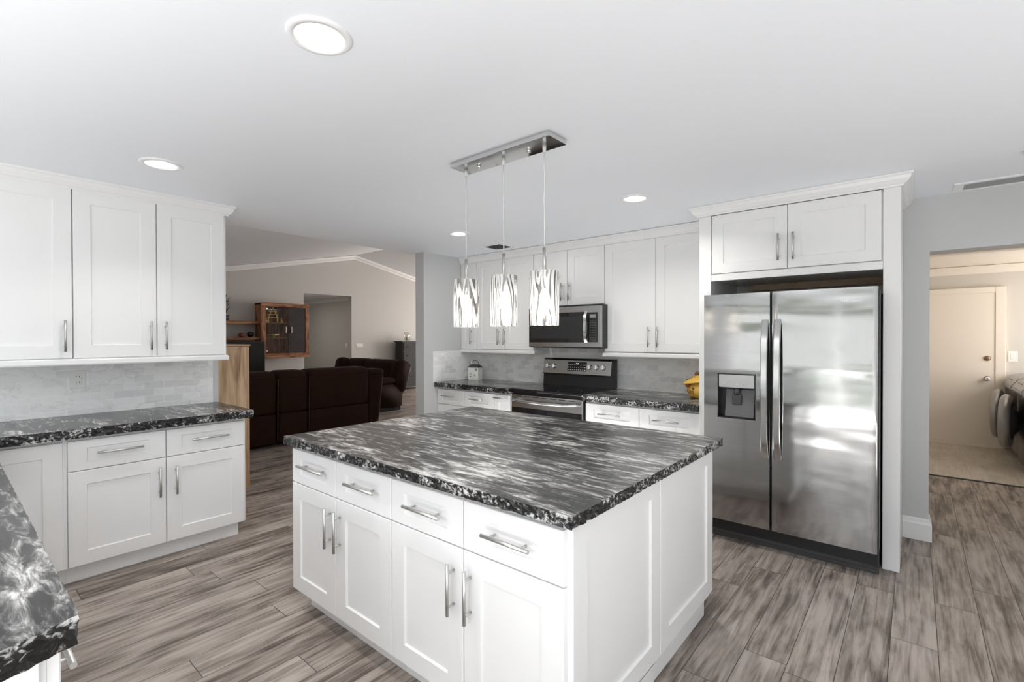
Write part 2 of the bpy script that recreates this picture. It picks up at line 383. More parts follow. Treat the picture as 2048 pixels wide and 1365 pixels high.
    def build(s, name, mat, parent=None, loc=None, rotz=0.0, smooth=False, angle=None):
        bmesh.ops.recalc_face_normals(s.bm, faces=s.bm.faces[:])
        me = bpy.data.meshes.new(name); s.bm.to_mesh(me); s.bm.free()
        for m in (mat if isinstance(mat, (list, tuple)) else [mat]): me.materials.append(m)
        if smooth:
            for p in me.polygons: p.use_smooth = True
        if angle:
            for p in me.polygons: p.use_smooth = True
            try: me.set_sharp_from_angle(angle=angle)
            except Exception: pass
        o = bpy.data.objects.new(name, me); COL.objects.link(o)
        if parent is not None: o.parent = parent
        if loc is not None: o.location = loc
        o.rotation_euler = (0, 0, rotz)
        return o
def tag(o, label, cat, group=None):
    o['label'] = label; o['category'] = cat
    if group: o['group'] = group
    return o
def thing(name, label, cat, loc=(0, 0, 0), rotz=0.0, group=None):
    o = bpy.data.objects.new(name, None); COL.objects.link(o); o.location = loc; o.rotation_euler = (0, 0, rotz)
    o.empty_display_size = 0.1
    return tag(o, label, cat, group)
def struct(o, kind='structure'):
    o['kind'] = kind; return o
def text(name, body, size, mat, parent, loc, rot, extrude=0.0006, bold=False, align='CENTER', italic=0.0):
    cu = bpy.data.curves.new(name, 'FONT'); cu.body = body; cu.size = size; cu.extrude = extrude; cu.align_x = align; cu.align_y = 'CENTER'; cu.shear = italic
    cu.materials.append(mat)
    o = bpy.data.objects.new(name, cu); COL.objects.link(o)
    dg = bpy.context.evaluated_depsgraph_get(); me = bpy.data.meshes.new_from_object(o.evaluated_get(dg))
    bpy.data.objects.remove(o)
    o = bpy.data.objects.new(name, me); COL.objects.link(o); o.parent = parent; o.location = loc; o.rotation_euler = rot
    return o

# ------------------------------------------------------------------ room shell
CZ = 2.44; WA = -4.42; WB = 4.5; ST = -4.35
def wallbox(name, x0, x1, y0, y1, z0, z1, mat):
    return struct(MB().box(x0, x1, y0, y1, z0, z1).build(name, mat))
wallbox('floor', -14.0, 2.6, -2.9, 6.70, -0.1, 0.0, M['floor'])
struct(MB().box(-14.0, -4.9, 6.70, 13.6, -0.1, 0.0).build('floor_living', M['floor']))
struct(MB().box(-4.9, 2.6, 6.70, 9.1, -0.1, 0.0).build('floor_laundry', M['lfloor']))
wallbox('ceiling', -4.57, 2.6, -2.9, 4.65, CZ, CZ + 0.12, M['ceil'])
wallbox('wall_left', WA - 0.15, WA, -2.9, 1.50, 0, CZ, M['wall'])
wallbox('wall_stub', ST - 0.15, ST, 3.62, 4.65, 0, CZ, M['wall'])
wallbox('wall_back', ST, 0.08, WB, WB + 0.15, 0, CZ, M['wall'])
wallbox('wall_header', 0.08, 1.30, WB, WB + 0.15, 2.05, CZ, M['wall'])
wallbox('wall_back_right', 1.30, 2.45, WB, WB + 0.15, 0, CZ, M['wall'])
# right wall with an unseen window, added to let in more light
m = MB(); m.box(2.35, 2.5, -2.9, -0.9, 0, CZ).box(2.35, 2.5, 0.5, 4.65, 0, CZ).box(2.35, 2.5, -0.9, 0.5, 0, 0.9).box(2.35, 2.5, -0.9, 0.5, 2.1, CZ)
struct(m.build('wall_right', M['wall']))
m = MB(); m.box(-4.57, -2.7, -2.75, -2.6, 0, CZ).box(0.9, 2.5, -2.75, -2.6, 0, CZ).box(-2.7, 0.9, -2.75, -2.6, 2.15, CZ)
struct(m.build('wall_front', M['wall']))
w = struct(MB().box(-2.7, 0.9, -2.72, -2.66, 0.0, 0.06).box(-2.7, 0.9, -2.72, -2.66, 2.09, 2.15).box(-2.7, -2.63, -2.72, -2.66, 0, 2.15).box(0.83, 0.9, -2.72, -2.66, 0, 2.15).box(-0.95, -0.85, -2.72, -2.66, 0, 2.15).build('door_1', M['trimw']))
MB().box(-2.63, 0.83, -2.695, -2.69, 0.06, 2.09).build('pane', M['pane'], w)
w = struct(MB().box(2.40, 2.46, -0.9, 0.5, 0.9, 0.96).box(2.40, 2.46, -0.9, 0.5, 2.04, 2.1).box(2.40, 2.46, -0.9, -0.84, 0.9, 2.1).box(2.40, 2.46, 0.44, 0.5, 0.9, 2.1).build('added_window_1', M['trimw']))  # frame of the window added for brightness
MB().box(2.428, 2.432, -0.84, 0.44, 0.96, 2.04).build('pane', M['pane'], w)
# outside ground
struct(MB().box(-9, 9, -8.0, -2.75, -0.14, -0.04).build('patio', M['patio']))
struct(MB().box(-20, 20, -18.0, -8.0, -0.14, -0.06).build('lawn', M['grass']))
struct(MB().box(2.55, 20, -2.7, 16, -0.14, -0.06).build('lawn_side', M['grass']))
m = MB()
for i in range(40):
    x = -16 + i * 0.8; m.lathe([(0, 0.0), (0.7, 0.3), (0.9, 2.5), (0.7, 4.2 + random.uniform(-.3, .6)), (0, 5.2)], (x, -17 + random.uniform(-.2, .2), -0.06), 10)
struct(m.build('hedge', M['hedge']), 'stuff')
struct(MB().box(-16, 16, -15.8, -15.7, -0.06, 2.2).build('wall_garden', plain('garden_wall_paint', (0.24, 0.235, 0.23), 0.8, var=0.1, bscale=1)))

# living room
G = -11.3  # living-room positions computed from image pixels, gable wall depth assumed
def vault(y): return 3.62 - 0.203 * abs(y - 7.09)
HY0, HY1, HZ = 5.70, 6.98, 2.53
m = MB()
m.prism([(1.3, 0), (HY0, 0), (HY0, HZ), (HY1, HZ), (HY1, 0), (13.5, 0), (13.5, vault(13.5)), (7.09, vault(7.09)), (1.3, vault(1.3))], 'x', G - 0.13, G)
struct(m.build('wall_gable', M['lwall']))
m = MB(); m.prism([(1.3, vault(1.3)), (7.09, vault(7.09)), (13.5, vault(13.5)), (13.5, vault(13.5) + .1), (7.09, vault(7.09) + .1), (1.3, vault(1.3) + .1)], 'x', G - 0.13, -4.57)
struct(m.build('ceiling_vault', M['ceil']))
struct(MB().prism([(1.7, CZ + .02), (12.3, CZ + .02), (12.3, vault(12.3)), (7.09, vault(7.09)), (1.7, vault(1.7))], 'x', -4.57, -4.5).build('wall_gable_kitchen', M['lwall']))
wallbox('wall_living_back', G - .13, -4.42, 13.35, 13.5, 0, 2.6, M['lwall'])
wallbox('wall_living_front', G - .13, -4.57, 1.15, 1.3, 0, 2.6, M['lwall'])
wallbox('wall_living_right', -4.65, -4.5, 4.65, 13.5, 0, CZ, M['lwall'])
# hall beyond the opening in the gable wall
wallbox('wall_hall', -14.0, G - .13, HY1, HY1 + .1, 0, HZ, M['lwall'])
wallbox('wall_hall_side', -14.0, G - .13, HY0 - 1.2, HY0 - 1.1, 0, HZ, M['lwall'])
wallbox('wall_hall_end', -14.1, -14.0, HY0 - 1.2, HY1 + .1, 0, HZ, M['lwall'])
wallbox('ceiling_hall', -14.1, G - .13, HY0 - 1.2, HY1 + .1, HZ, HZ + .1, M['ceil'])

CROWN = [(0, 0), (0.012, 0), (0.016, 0.010), (0.030, 0.018), (0.046, 0.040), (0.052, 0.062), (0.062, 0.066), (0.064, 0.080), (0, 0.080)]
def sweep(prof, path, name, mat, closed_ends=True):
    # prof (out, up) swept along xy path; out is to the right of travel; mitred corners
    bm = bmesh.new(); rings = []; n = len(path)
    for i, p in enumerate(path):
        p = Vector(p)
        d1 = (Vector(path[i]) - Vector(path[i - 1])).normalized() if i > 0 else None
        d2 = (Vector(path[i + 1]) - Vector(path[i])).normalized() if i < n - 1 else None
        d1 = d1 or d2; d2 = d2 or d1
        n1 = Vector((d1.y, -d1.x, 0)); n2 = Vector((d2.y, -d2.x, 0)); b = n1 + n2
        if b.length > 1e-6:
            b = b.normalized(); b /= max(0.2, b.dot(n1))
        rings.append([bm.verts.new(p + b * a + Vector((0, 0, h))) for a, h in prof])
    for a, b in zip(rings, rings[1:]):
        for k in range(len(prof)):
            j = (k + 1) % len(prof); bm.faces.new((a[k], a[j], b[j], b[k]))
    bm.faces.new(rings[0]); bm.faces.new(rings[-1][::-1])
    mb = MB(); mb.bm.free(); mb.bm = bm
    return mb.build(name, mat)
LC = [(0, 0), (0.015, 0), (0.02, 0.025), (0.06, 0.07), (0.07, 0.11), (0, 0.11)]
def gable_crown(name, ya, yb):
    bm = bmesh.new(); rings = []
    for y in (ya, yb): rings.append([bm.verts.new((G + a, y, vault(y) - 0.118 + h)) for a, h in LC])
    for k in range(len(LC)): bm.faces.new((rings[0][k], rings[0][(k + 1) % len(LC)], rings[1][(k + 1) % len(LC)], rings[1][k]))
    bm.faces.new(rings[0]); bm.faces.new(rings[1][::-1]); mb = MB(); mb.bm.free(); mb.bm = bm
    struct(mb.build(name, M['trimw']))
gable_crown('trim_1', 1.32, 7.09); gable_crown('trim_2', 7.09, 13.3)
struct(sweep([(0, 0), (0.01, 0), (0.04, 0.05), (0.05, 0.10), (0, 0.10)], [(-13.99, HY1, HZ - .101), (G - .13, HY1, HZ - .101)], 'trim_3', M['trimw']))

# laundry shell
wallbox('wall_laundry_far', -4.4, 2.6, 8.85, 9.0, 0, 2.6, M['laundwall'])
wallbox('wall_laundry_right', 2.2, 2.35, 4.65, 8.85, 0, 2.6, M['laundwall'])
wallbox('wall_laundry_left', -0.6, -0.5, 4.65, 8.85, 0, 2.6, M['laundwall'])
wallbox('ceiling_laundry', -0.5, 2.2, 4.65, 8.85, 2.385, 2.5, M['cream'])
wallbox('wall_laundry_header', -0.5, 2.2, 6.70, 6.80, 2.325, 2.385, M['cream'])
wallbox('trim_4', -0.5, 2.2, 6.68, 6.82, 2.300, 2.325, M['cream'])
struct(sweep([(0, 0), (0.01, 0), (0.05, 0.05), (0.06, 0.10), (0, 0.10)], [(-0.5, 8.85, 2.28), (2.2, 8.85, 2.28)], 'trim_5', M['cream']))
struct(MB().box(-0.5, 2.2, 6.66, 6.70, 0.0, 0.006).build('trim_6', M['gap']))
d = struct(MB().box(-0.10, 0.80, 8.80, 8.845, 0.04, 2.02, 0.004).build('door_2', M['cream']))
MB().lathe([(0, -.055), (.022, -.055), (.03, -.04), (.028, -.02), (.012, -.012), (.012, 0), (.035, 0)], (0.727, 8.80, 0.90), 20, axis='y').build('door_knob', M['outlet'], d)
MB().cyl((0.727, 8.7445, 0.90), (0.727, 8.742, 0.90), .008, 12).build('keyhole', M['darkgrey'], d)
MB().lathe([(0, -.022), (.02, -.022), (.032, -.01), (.034, 0)], (0.729, 8.80, 1.165), 20, axis='y').build('deadbolt', M['knobbronze'], d)
struct(MB().box(0.800, 0.895, 8.79, 8.849, 0, 2.095, .004, 1).box(-0.2, 0.800, 8.79, 8.849, 2.018, 2.095, .004, 1).build('trim_7', M['cream']))
struct(MB().box(-0.1, 0.80, 8.795, 8.849, 0.0, 0.04).build('trim_8', M['cream']))
# baseboards
BB = [(0, 0), (0.018, 0), (0.018, 0.115), (0.012, 0.128), (0.010, 0.148), (0.004, 0.155), (0, 0.155)]
struct(sweep(BB, [(-0.065, WB, 0), (0.08, WB, 0), (0.08, WB + .15, 0)][::1], 'baseboard_back', M['trimw']))
struct(sweep(BB, [(G, 7.0, 0), (G, 13.3, 0)], 'baseboard_gable', M['trimw']))

# backsplash tiles (local x along the wall)
def backsplash(name, loc, rotz, length, z0, z1):
    return struct(MB().box(0, length, -0.008, 0, z0, z1, 0.001, 1).build(name, M['tile'], None, loc, rotz))
backsplash('wall_left_backsplash', (WA, -2.6, 0), PI / 2, 4.057, 0.9, 1.34)
backsplash('wall_back_backsplash', (ST + 0.008, WB, 0), 0, 3.07, 0.9, 1.36)
backsplash('wall_stub_backsplash', (ST, 3.755, 0), PI / 2, 0.745, 0.925, 1.288)

# ------------------------------------------------------------------ cabinets
def hbar(door, x, z, length, vertical, y=0.0, name='handle'):
    mb = MB(); r = 0.0068; off = -0.034
    if vertical:
        mb.cyl((x, y + off, z - length / 2), (x, y + off, z + length / 2), r, 14)
        for s in (-1, 1): mb.cyl((x, y, z + s * length * .33), (x, y + off, z + s * length * .33), 0.005, 10)
    else:
        mb.cyl((x - length / 2, y + off, z), (x + length / 2, y + off, z), r, 14)
        for s in (-1, 1): mb.cyl((x + s * length * .33, y, z), (x + s * length * .33, y + off, z), 0.005, 10)
    return mb.build(name, M['steelh'], door)
def cabinet(name, label, loc, rotz, w, z0, z1, depth, fronts, toe=None, cat='cabinet', group=None, bottom_open=False):
    t = thing(name, label, cat, loc, rotz, group)
    mb = MB(); mb.box(0.0, w, 0.0205, depth, z0, z1)
    mb.build('carcass', M['cab'], t)
    if toe is not None:
        MB().box(toe[0], w - toe[1], toe[2], depth - 0.02, 0.001, z0).build('toe_kick', M['cab'], t)
    for f in fronts:
        kind, x0, x1, a, b, h = f
        if kind == 'drawer': o = MB().shaker(x0, x1, a, b, st=min(.085, (x1 - x0) * .28), rl=0.047).build('drawer', M['cab'], t)
        elif kind == 'door': o = MB().shaker(x0, x1, a, b, st=min(.083, (x1 - x0) * .27), rl=0.08).build('door', M['cab'], t)
        elif kind == 'panel': o = MB().shaker(x0, x1, a, b, st=.083, rl=0.078).build('end_panel', M['cab'], t)
        if h: hbar(o, h[1], h[2], h[3], h[0] == 'v')
    return t
# --- left wall run (local x = world Y - y0)
y0 = 0.485
cabinet('base_cabinet', 'white two-door base cabinet with two drawers, end of the left wall run by the opening', (-3.76, y0, 0), PI / 2, 0.972, 0.108, 0.862, 0.655,
        [('drawer', 0.002, 0.478, 0.672, 0.848, ('h', 0.242, 0.768, 0.225)), ('drawer', 0.483, 0.958, 0.672, 0.848, ('h', 0.733, 0.765, 0.225)),
         ('door', 0.002, 0.478, 0.111, 0.667, ('v', 0.441, 0.517, 0.19)), ('door', 0.483, 0.958, 0.111, 0.667, ('v', 0.532, 0.516, 0.19))], toe=(0.0, 0.03, 0.075))
cabinet('corner_cabinet', 'white corner base cabinet with one plain door, behind the near granite worktop', (-3.76, 0.16, 0), PI / 2, 0.3245, 0.108, 0.862, 0.655,
        [('door', -0.14, 0.305, 0.111, 0.848, None)], toe=(0.0, 0.0, 0.075))
MB().box(0.3055, 0.3245, 0.012, 0.03, 0.108, 0.862).build('filler_strip', M['cab'], bpy.data.objects['corner_cabinet'])
cabinet('wall_cabinet', 'white two-door wall cabinet on the left wall, end unit by the living-room opening', (-3.98, 0.546, 0), PI / 2, 0.866, 1.322, 2.37, 0.436,
        [('door', 0.002, 0.426, 1.326, 2.372, ('v', 0.391, 1.468, 0.19)), ('door', 0.431, 0.848, 1.326, 2.372, ('v', 0.476, 1.468, 0.19))])
cabinet('wall_cabinet', 'white wall cabinet at the photo left edge, handle on its right side', (-3.98, -0.40, 0), PI / 2, 0.944, 1.322, 2.37, 0.436,
        [('door', 0.47, 0.942, 1.326, 2.372, ('v', 0.906, 1.464, 0.19)), ('door', 0.0, 0.466, 1.326, 2.372, None)])
struct(sweep([(p[0] * .78, p[1] * .9) for p in CROWN], [(-3.985, -0.40, 2.3675), (-3.985, 1.414, 2.3675), (WA + .002, 1.414, 2.3675)], 'trim_9', M['cab']))
RAIL = [(0, 0), (0.018, 0), (0.022, 0.008), (0.022, 0.03), (0.014, 0.036), (0.014, 0.040), (0, 0.040)]
struct(sweep(RAIL, [(-3.995, -0.40, 1.2835), (-3.995, 1.400, 1.2835), (WA + .002, 1.400, 1.2835)], 'trim_10', M['cab']))
# --- back wall run
cabinet('base_cabinet', 'white two-drawer base cabinet in the left corner of the stove wall', (-4.345, 3.82, 0), 0, 0.902, 0.108, 0.862, 0.66,
        [('drawer', -0.0, 0.440, 0.672, 0.845, ('h', 0.20, 0.772, 0.20)), ('drawer', 0.445, 0.897, 0.672, 0.845, ('h', 0.655, 0.768, 0.205)),
         ('door', 0.0, 0.440, 0.111, 0.667, ('v', 0.40, 0.517, 0.19)), ('door', 0.445, 0.897, 0.111, 0.667, ('v', 0.485, 0.517, 0.19))], toe=(0, 0, .075))
cabinet('pull_out_cabinet', 'narrow white pull-out cabinet immediately left of the stove', (-3.442, 3.82, 0), 0, 0.232, 0.108, 0.862, 0.66,
        [('door', 0.002, 0.226, 0.111, 0.845, ('h', 0.113, 0.812, 0.20))], toe=(0, 0, .075))
cabinet('base_cabinet', 'white base cabinet with two drawers between the stove and the fridge', (-2.318, 3.82, 0), 0, 1.04, 0.108, 0.862, 0.66,
        [('drawer', 0.004, 0.525, 0.672, 0.848, ('h', 0.255, 0.764, 0.215)), ('drawer', 0.530, 1.035, 0.672, 0.848, ('h', 0.769, 0.762, 0.225)),
         ('door', 0.004, 0.525, 0.111, 0.667, ('v', 0.485, 0.517, 0.19)), ('door', 0.530, 1.035, 0.111, 0.667, ('v', 0.572, 0.517, 0.19))], toe=(0, 0, .075))
cabinet('wall_cabinet', 'narrow single-door white wall cabinet in the left corner of the stove wall', (-4.345, 4.21, 0), 0, 0.266, 1.308, 2.36, 0.28,
        [('door', 0.0, 0.262, 1.312, 2.355, ('v', 0.182, 1.464, 0.185))])
cabinet('wall_cabinet', 'tall two-door white wall cabinet behind the hanging lamps, left of the microwave', (-4.077, 4.21, 0), 0, 0.866, 1.308, 2.36, 0.28,
        [('door', 0.002, 0.430, 1.312, 2.355, ('v', 0.362, 1.458, 0.185)), ('door', 0.434, 0.862, 1.312, 2.355, ('v', 0.454, 1.458, 0.185))])
cabinet('wall_cabinet', 'short two-door white wall cabinet directly above the microwave', (-3.209, 4.21, 0), 0, 0.872, 1.778, 2.36, 0.28,
        [('door', 0.002, 0.435, 1.782, 2.355, ('v', 0.381, 1.924, 0.185)), ('door', 0.439, 0.870, 1.782, 2.355, ('v', 0.468, 1.924, 0.185))])
cabinet('wall_cabinet', 'tall two-door white wall cabinet between the microwave and the fridge', (-2.335, 4.21, 0), 0, 1.06, 1.308, 2.36, 0.28,
        [('door', 0.002, 0.520, 1.312, 2.355, ('v', 0.459, 1.452, 0.185)), ('door', 0.524, 1.04, 1.312, 2.355, ('v', 0.546, 1.452, 0.185))])
struct(sweep([(p[0] * .72, p[1]) for p in CROWN], [(ST + .002, 4.216, 2.356), (-1.28, 4.216, 2.356)], 'trim_11', M['cab']))
struct(sweep(RAIL, [(ST + .002, 4.222, 1.266), (-3.213, 4.222, 1.266), (-3.213, 4.49, 1.266)], 'trim_12', M['cab']))
struct(sweep(RAIL, [(-2.331, 4.49, 1.262), (-2.331, 4.222, 1.262), (-1.28, 4.222, 1.262)], 'trim_13', M['cab']))
# --- fridge enclosure
t = thing('fridge_enclosure', 'tall white surround with two-door cabinet over the stainless fridge', 'cabinet', (0, 3.78, 0))
MB().box(-0.152, -0.066, 0, 0.715, 0.0, 2.372, .002, 1).build('side_panel', M['cab'], t)
MB().box(-1.276, -1.19, 0, 0.715, 0.0, 2.372, .002, 1).build('side_panel', M['cab'], t)
MB().box(-1.19, -0.152, 0.021, 0.70, 1.885, 2.372).build('carcass', M['cab'], t)
MB().box(-1.19, -0.152, 0.004, 0.022, 1.872, 1.922, .002, 1).build('bottom_rail', M['cab'], t)
MB().box(-1.189, -0.153, 0.695, 0.714, 0.01, 1.885).build('back_panel', M['niche'], t)
MB().box(-1.06, -0.153, 0.60, 0.69, 1.835, 1.884).build('batten', M['bareply'], t)
for x0, x1, hx in ((-1.181, -0.679, -0.730), (-0.675, -0.161, -0.640)):
    dd = MB().shaker(x0, x1, 1.927, 2.366, y=-0.001, st=0.08, rl=0.073).build('door', M['cab'], t)
    hbar(dd, hx, 2.074, 0.185, True)
struct(sweep([(p[0] * .95, p[1] * .88) for p in CROWN], [(-1.276, 4.15, 2.368), (-1.276, 3.776, 2.368), (-0.066, 3.776, 2.368), (-0.066, 4.49, 2.368)], 'trim_14', M['cab']))

# ------------------------------------------------------------------ island
cabinet('island_cabinet', 'left two-door cabinet of the island with two drawers, facing the camera', (-2.562, 1.225, 0), 0, 0.871, 0.105, 0.884, 0.66,  # island handle positions from image pixels, scaled about the camera to the handle plane
        [('drawer', 0.0, 0.433, 0.683, 0.858, ('h', 0.239, 0.787, 0.250)), ('drawer', 0.437, 0.871, 0.683, 0.858, ('h', 0.673, 0.781, 0.228)),
         ('door', 0.0, 0.433, 0.108, 0.678, ('v', 0.389, 0.533, 0.193)), ('door', 0.437, 0.871, 0.108, 0.678, ('v', 0.474, 0.533, 0.193))], toe=(0.05, 0, .075))
t = cabinet('island_cabinet', 'right two-door cabinet of the island with two drawers, at the near corner', (-1.689, 1.225, 0), 0, 0.871, 0.105, 0.884, 0.66,
        [('drawer', 0.002, 0.430, 0.683, 0.858, ('h', 0.228, 0.776, 0.215)), ('drawer', 0.434, 0.869, 0.683, 0.858, ('h', 0.655, 0.773, 0.206)),
         ('door', 0.002, 0.430, 0.108, 0.678, ('v', 0.383, 0.527, 0.190)), ('door', 0.434, 0.869, 0.108, 0.678, ('v', 0.471, 0.527, 0.190))], toe=(0, .02, .075))
# decorative end panels facing +x
mb = MB().shaker(0.0, 0.660, 0.135, 0.884, t=0.018, st=0.085, rl=0.08); p = mb.build('end_panel', M['cab'], t); p.rotation_euler = (0, 0, PI / 2); p.location = (0.889, 0.022, 0)
MB().box(0.86, 0.871, 0.05, 0.66, 0.001, 0.135).build('toe_kick', M['cab'], t)
t = cabinet('island_cabinet', 'back half of the island, its panelled end facing the fridge', (-2.562, 1.888, 0), 0, 1.744, 0.105, 0.884, 0.69, [], toe=(0.05, 0.02, 0.0))
mb = MB().shaker(0.0, 0.666, 0.135, 0.884, t=0.018, st=0.085, rl=0.08); p = mb.build('end_panel', M['cab'], t); p.rotation_euler = (0, 0, PI / 2); p.location = (1.762, 0.022, 0)
for k in range(4):
    p = MB().shaker(0.0, 0.434, 0.108, 0.86, t=0.02).build('door', M['cab'], t); p.rotation_euler = (0, 0, PI); p.location = (0.436 * (k + 1), 0.711, 0)

# ------------------------------------------------------------------ granite worktops
def slab(name, label, poly, ztop, th, rough_amp=0.0035):
    bm = bmesh.new(); pts = []; n = len(poly)
    for i in range(n):
        a = Vector((*poly[i], 0)); b = Vector((*poly[(i + 1) % n], 0)); d = b - a; k = max(2, int(d.length / 0.016)); nr = Vector((d.y, -d.x, 0)).normalized()
        for j in range(k): pts.append((a + d * (j / k), nr, j == 0))
    zs = [ztop, ztop - th * .18, ztop - th * .45, ztop - th * .72, ztop - th]
    rnd = random.Random(int(abs(poly[0][0]) * 1000) + len(poly)); rings = []
    for q, z in enumerate(zs):
        ring = []
        for p, nr, corner in pts:
            amp = rough_amp * (0.35 if q == 0 else 1.0)
            off = -abs(rnd.gauss(0, amp)) - (0.0015 if q in (0, 4) else 0.0)
            ring.append(bm.verts.new(p + nr * off + Vector((0, 0, z + (0 if q in (0, 4) else rnd.uniform(-.002, .002))))))
        rings.append(ring)
    m_ = len(pts)
    for a, b in zip(rings, rings[1:]):
        for i in range(m_):
            f = bm.faces.new((a[i], b[i], b[(i + 1) % m_], a[(i + 1) % m_])); f.material_index = 1
    bm.faces.new(rings[0]).material_index = 0; bm.faces.new(rings[-1][::-1]).material_index = 0
    mb = MB(); mb.bm.free(); mb.bm = bm
    o = mb.build(name, [M['granite'], M['granedge']])
    return tag(o, label, 'worktop')
CT = 0.925
slab('worktop', 'large black and white granite island worktop under the hanging lamps', [(-2.59, 1.187), (-0.763, 1.187), (-0.763, 2.62), (-2.59, 2.62)], CT, 0.040)
slab('worktop', 'L-shaped granite worktop along the left wall and the near left corner', [(WA + .009, 1.49), (WA + .009, -0.48), (-1.02, -0.48), (-1.02, -0.30), (-1.215, 0.174), (-3.705, 0.174), (-3.705, 1.49)][::1], CT, 0.055)
slab('worktop', 'granite worktop in the left corner of the stove wall under the lantern', [(ST + .009, 3.765), (-3.195, 3.765), (-3.195, 4.491), (ST + .009, 4.491)], CT, 0.055)
slab('worktop', 'granite worktop between the stove and the fridge under the yellow jar', [(-2.322, 3.765), (-1.278, 3.765), (-1.278, 4.491), (-2.322, 4.491)], CT, 0.055)

# near-left run under the foreground worktop, fronts facing +y
t = cabinet('peninsula_cabinet', 'white base cabinet under the nearest worktop corner, bar handle poking out', (-1.25, 0.150, 0), PI, 0.75, 0.108, 0.868, 0.60,
        [('drawer', 0.002, 0.74, 0.672, 0.85, ('h', 0.237, 0.752, 0.228)), ('door', 0.002, 0.37, 0.111, 0.667, None), ('door', 0.374, 0.74, 0.111, 0.667, None)], toe=(0.02, 0, .075))
p = MB().shaker(0.0, 0.56, 0.111, 0.858, t=0.012, st=0.06, rl=0.018, rec=0.006).build('end_panel', M['cab'], t); p.rotation_euler = (0, 0, -PI / 2); p.location = (-0.013, 0.59, 0) ; p.rotation_euler = (0, 0, -PI / 2)
cabinet('peninsula_cabinet', 'white base cabinet under the near worktop, hidden towards the corner', (-2.003, 0.150, 0), PI, 1.74, 0.108, 0.868, 0.60,
        [('door', 0.002, 0.58, 0.111, 0.85, ('v', 0.53, 0.55, .19)), ('door', 0.584, 1.16, 0.111, 0.85, ('v', 0.63, 0.55, .19)), ('door', 1.164, 1.738, 0.111, 0.85, None)], toe=(0, 0, .075))

# ------------------------------------------------------------------ refrigerator
t = thing('refrigerator', 'side-by-side stainless steel refrigerator with water dispenser', 'refrigerator', (0, 3.585, 0))
MB().box(-1.172, -0.162, 0.075, 0.80, 0.03, 1.735, .004, 1).build('body', M['darkgrey'], t)
MB().box(-1.172, -0.162, 0.06, 0.076, 0.06, 1.74).build('gasket', M['black'], t)
def fdoor(x0, x1, hole=None):
    mb = MB(); bm = mb.bm
    n = 12; z0, z1 = 0.150, 1.752
    if hole is None:
        prof = [(x0, 0.06), (x0, 0.006), (x0 + .003, 0.0015), (x0 + .008, 0.0)]
        prof += [(x0 + (x1 - x0) * k / n, -0.003 * math.sin(PI * k / n)) for k in range(1, n)]
        prof += [(x1 - .008, 0.0), (x1 - .003, 0.0015), (x1, 0.006), (x1, 0.06)]
        mb.prism(prof, 'z', z0, z1)
        o = mb.build('door', M['fridge'], t, angle=0.5)
    else:
        hx0, hx1, hz0, hz1 = hole
        mb.box(x0, hx0, 0, .06, z0, z1).box(hx1, x1, 0, .06, z0, z1).box(hx0, hx1, 0, .06, z0, hz0).box(hx0, hx1, 0, .06, hz1, z1)
        bmesh.ops.remove_doubles(bm, verts=bm.verts[:], dist=1e-5)
        o = mb.build('door', M['fridge'], t)
    return o
dl = fdoor(-1.175, -0.745, (-1.079, -0.831, 0.879, 1.194))
dr = fdoor(-0.734, -0.166)
def fhandle(d, x0, x1):
    pts = [(-0.004, 0.627), (-0.030, 0.660), (-0.046, 0.78), (-0.056, 0.95), (-0.060, 1.10), (-0.056, 1.25), (-0.046, 1.42), (-0.030, 1.535), (-0.004, 1.568)]
    back = [(y + 0.016 if 0 < i < len(pts) - 1 else y, z + (0.012 if i < 2 else -0.012 if i > len(pts) - 3 else 0)) for i, (y, z) in enumerate(pts)]
    bm = bmesh.new(); A = []
    for (y, z), (yb, zb) in zip(pts, back):
        A.append([bm.verts.new((x0 + .004, y, z)), bm.verts.new((x1 - .004, y, z)), bm.verts.new((x1, y + .005, z)), bm.verts.new((x1, max(yb, y + .006), zb)), bm.verts.new((x0, max(yb, y + .006), zb)), bm.verts.new((x0, y + .005, z))])
    for a, b in zip(A, A[1:]):
        for k in range(6): bm.faces.new((a[k], a[(k + 1) % 6], b[(k + 1) % 6], b[k]))
    bm.faces.new(A[0]); bm.faces.new(A[-1][::-1])
    mb = MB(); mb.bm.free(); mb.bm = bm
    mb.build('handle', M['steelbright'], d, angle=0.6)
fhandle(dl, -0.792, -0.752); fhandle(dr, -0.716, -0.676)
# dispenser
dp = MB().box(-1.079, -1.074, -0.004, .05, 0.879, 1.194).box(-0.836, -0.831, -0.004, .05, 0.879, 1.194).box(-1.079, -0.831, -0.004, .05, 1.189, 1.194).box(-1.079, -0.831, -0.004, .05, 0.879, 0.886).box(-1.079, -0.831, 0.045, .058, 0.879, 1.194).build('dispenser', M['black'], t)
MB().box(-1.072, -0.838, -0.003, .03, 1.094, 1.187, .003, 1).build('control_panel', M['ltgrey'], dp)
MB().prism([(0.044, 1.075), (0.040, 1.080), (-0.001, 0.895), (0.004, 0.887), (0.044, 0.887)], 'x', -1.03, -0.845).build('splash_back', plain('dark_splash_plastic', (0.09, 0.09, 0.09), 0.2), dp)
MB().box(-0.985, -0.925, 0.006, .03, 0.975, 1.045, .004, 1).cyl((-0.955, 0.02, 1.045), (-0.955, 0.02, 1.09), 0.02, 14).build('paddle', M['darkgrey'], dp)
mb = MB()
for k in range(5): MB().box(-1.04 + k * .042, -1.025 + k * .042, -0.0045, -0.002, 1.118, 1.123).build('button', M['silverprint'], dp)
text('logo', 'Whirlpool', 0.026, M['silverprint'], dr, (-0.296, -0.0040, 1.672), (PI / 2, 0, 0), 0.001)
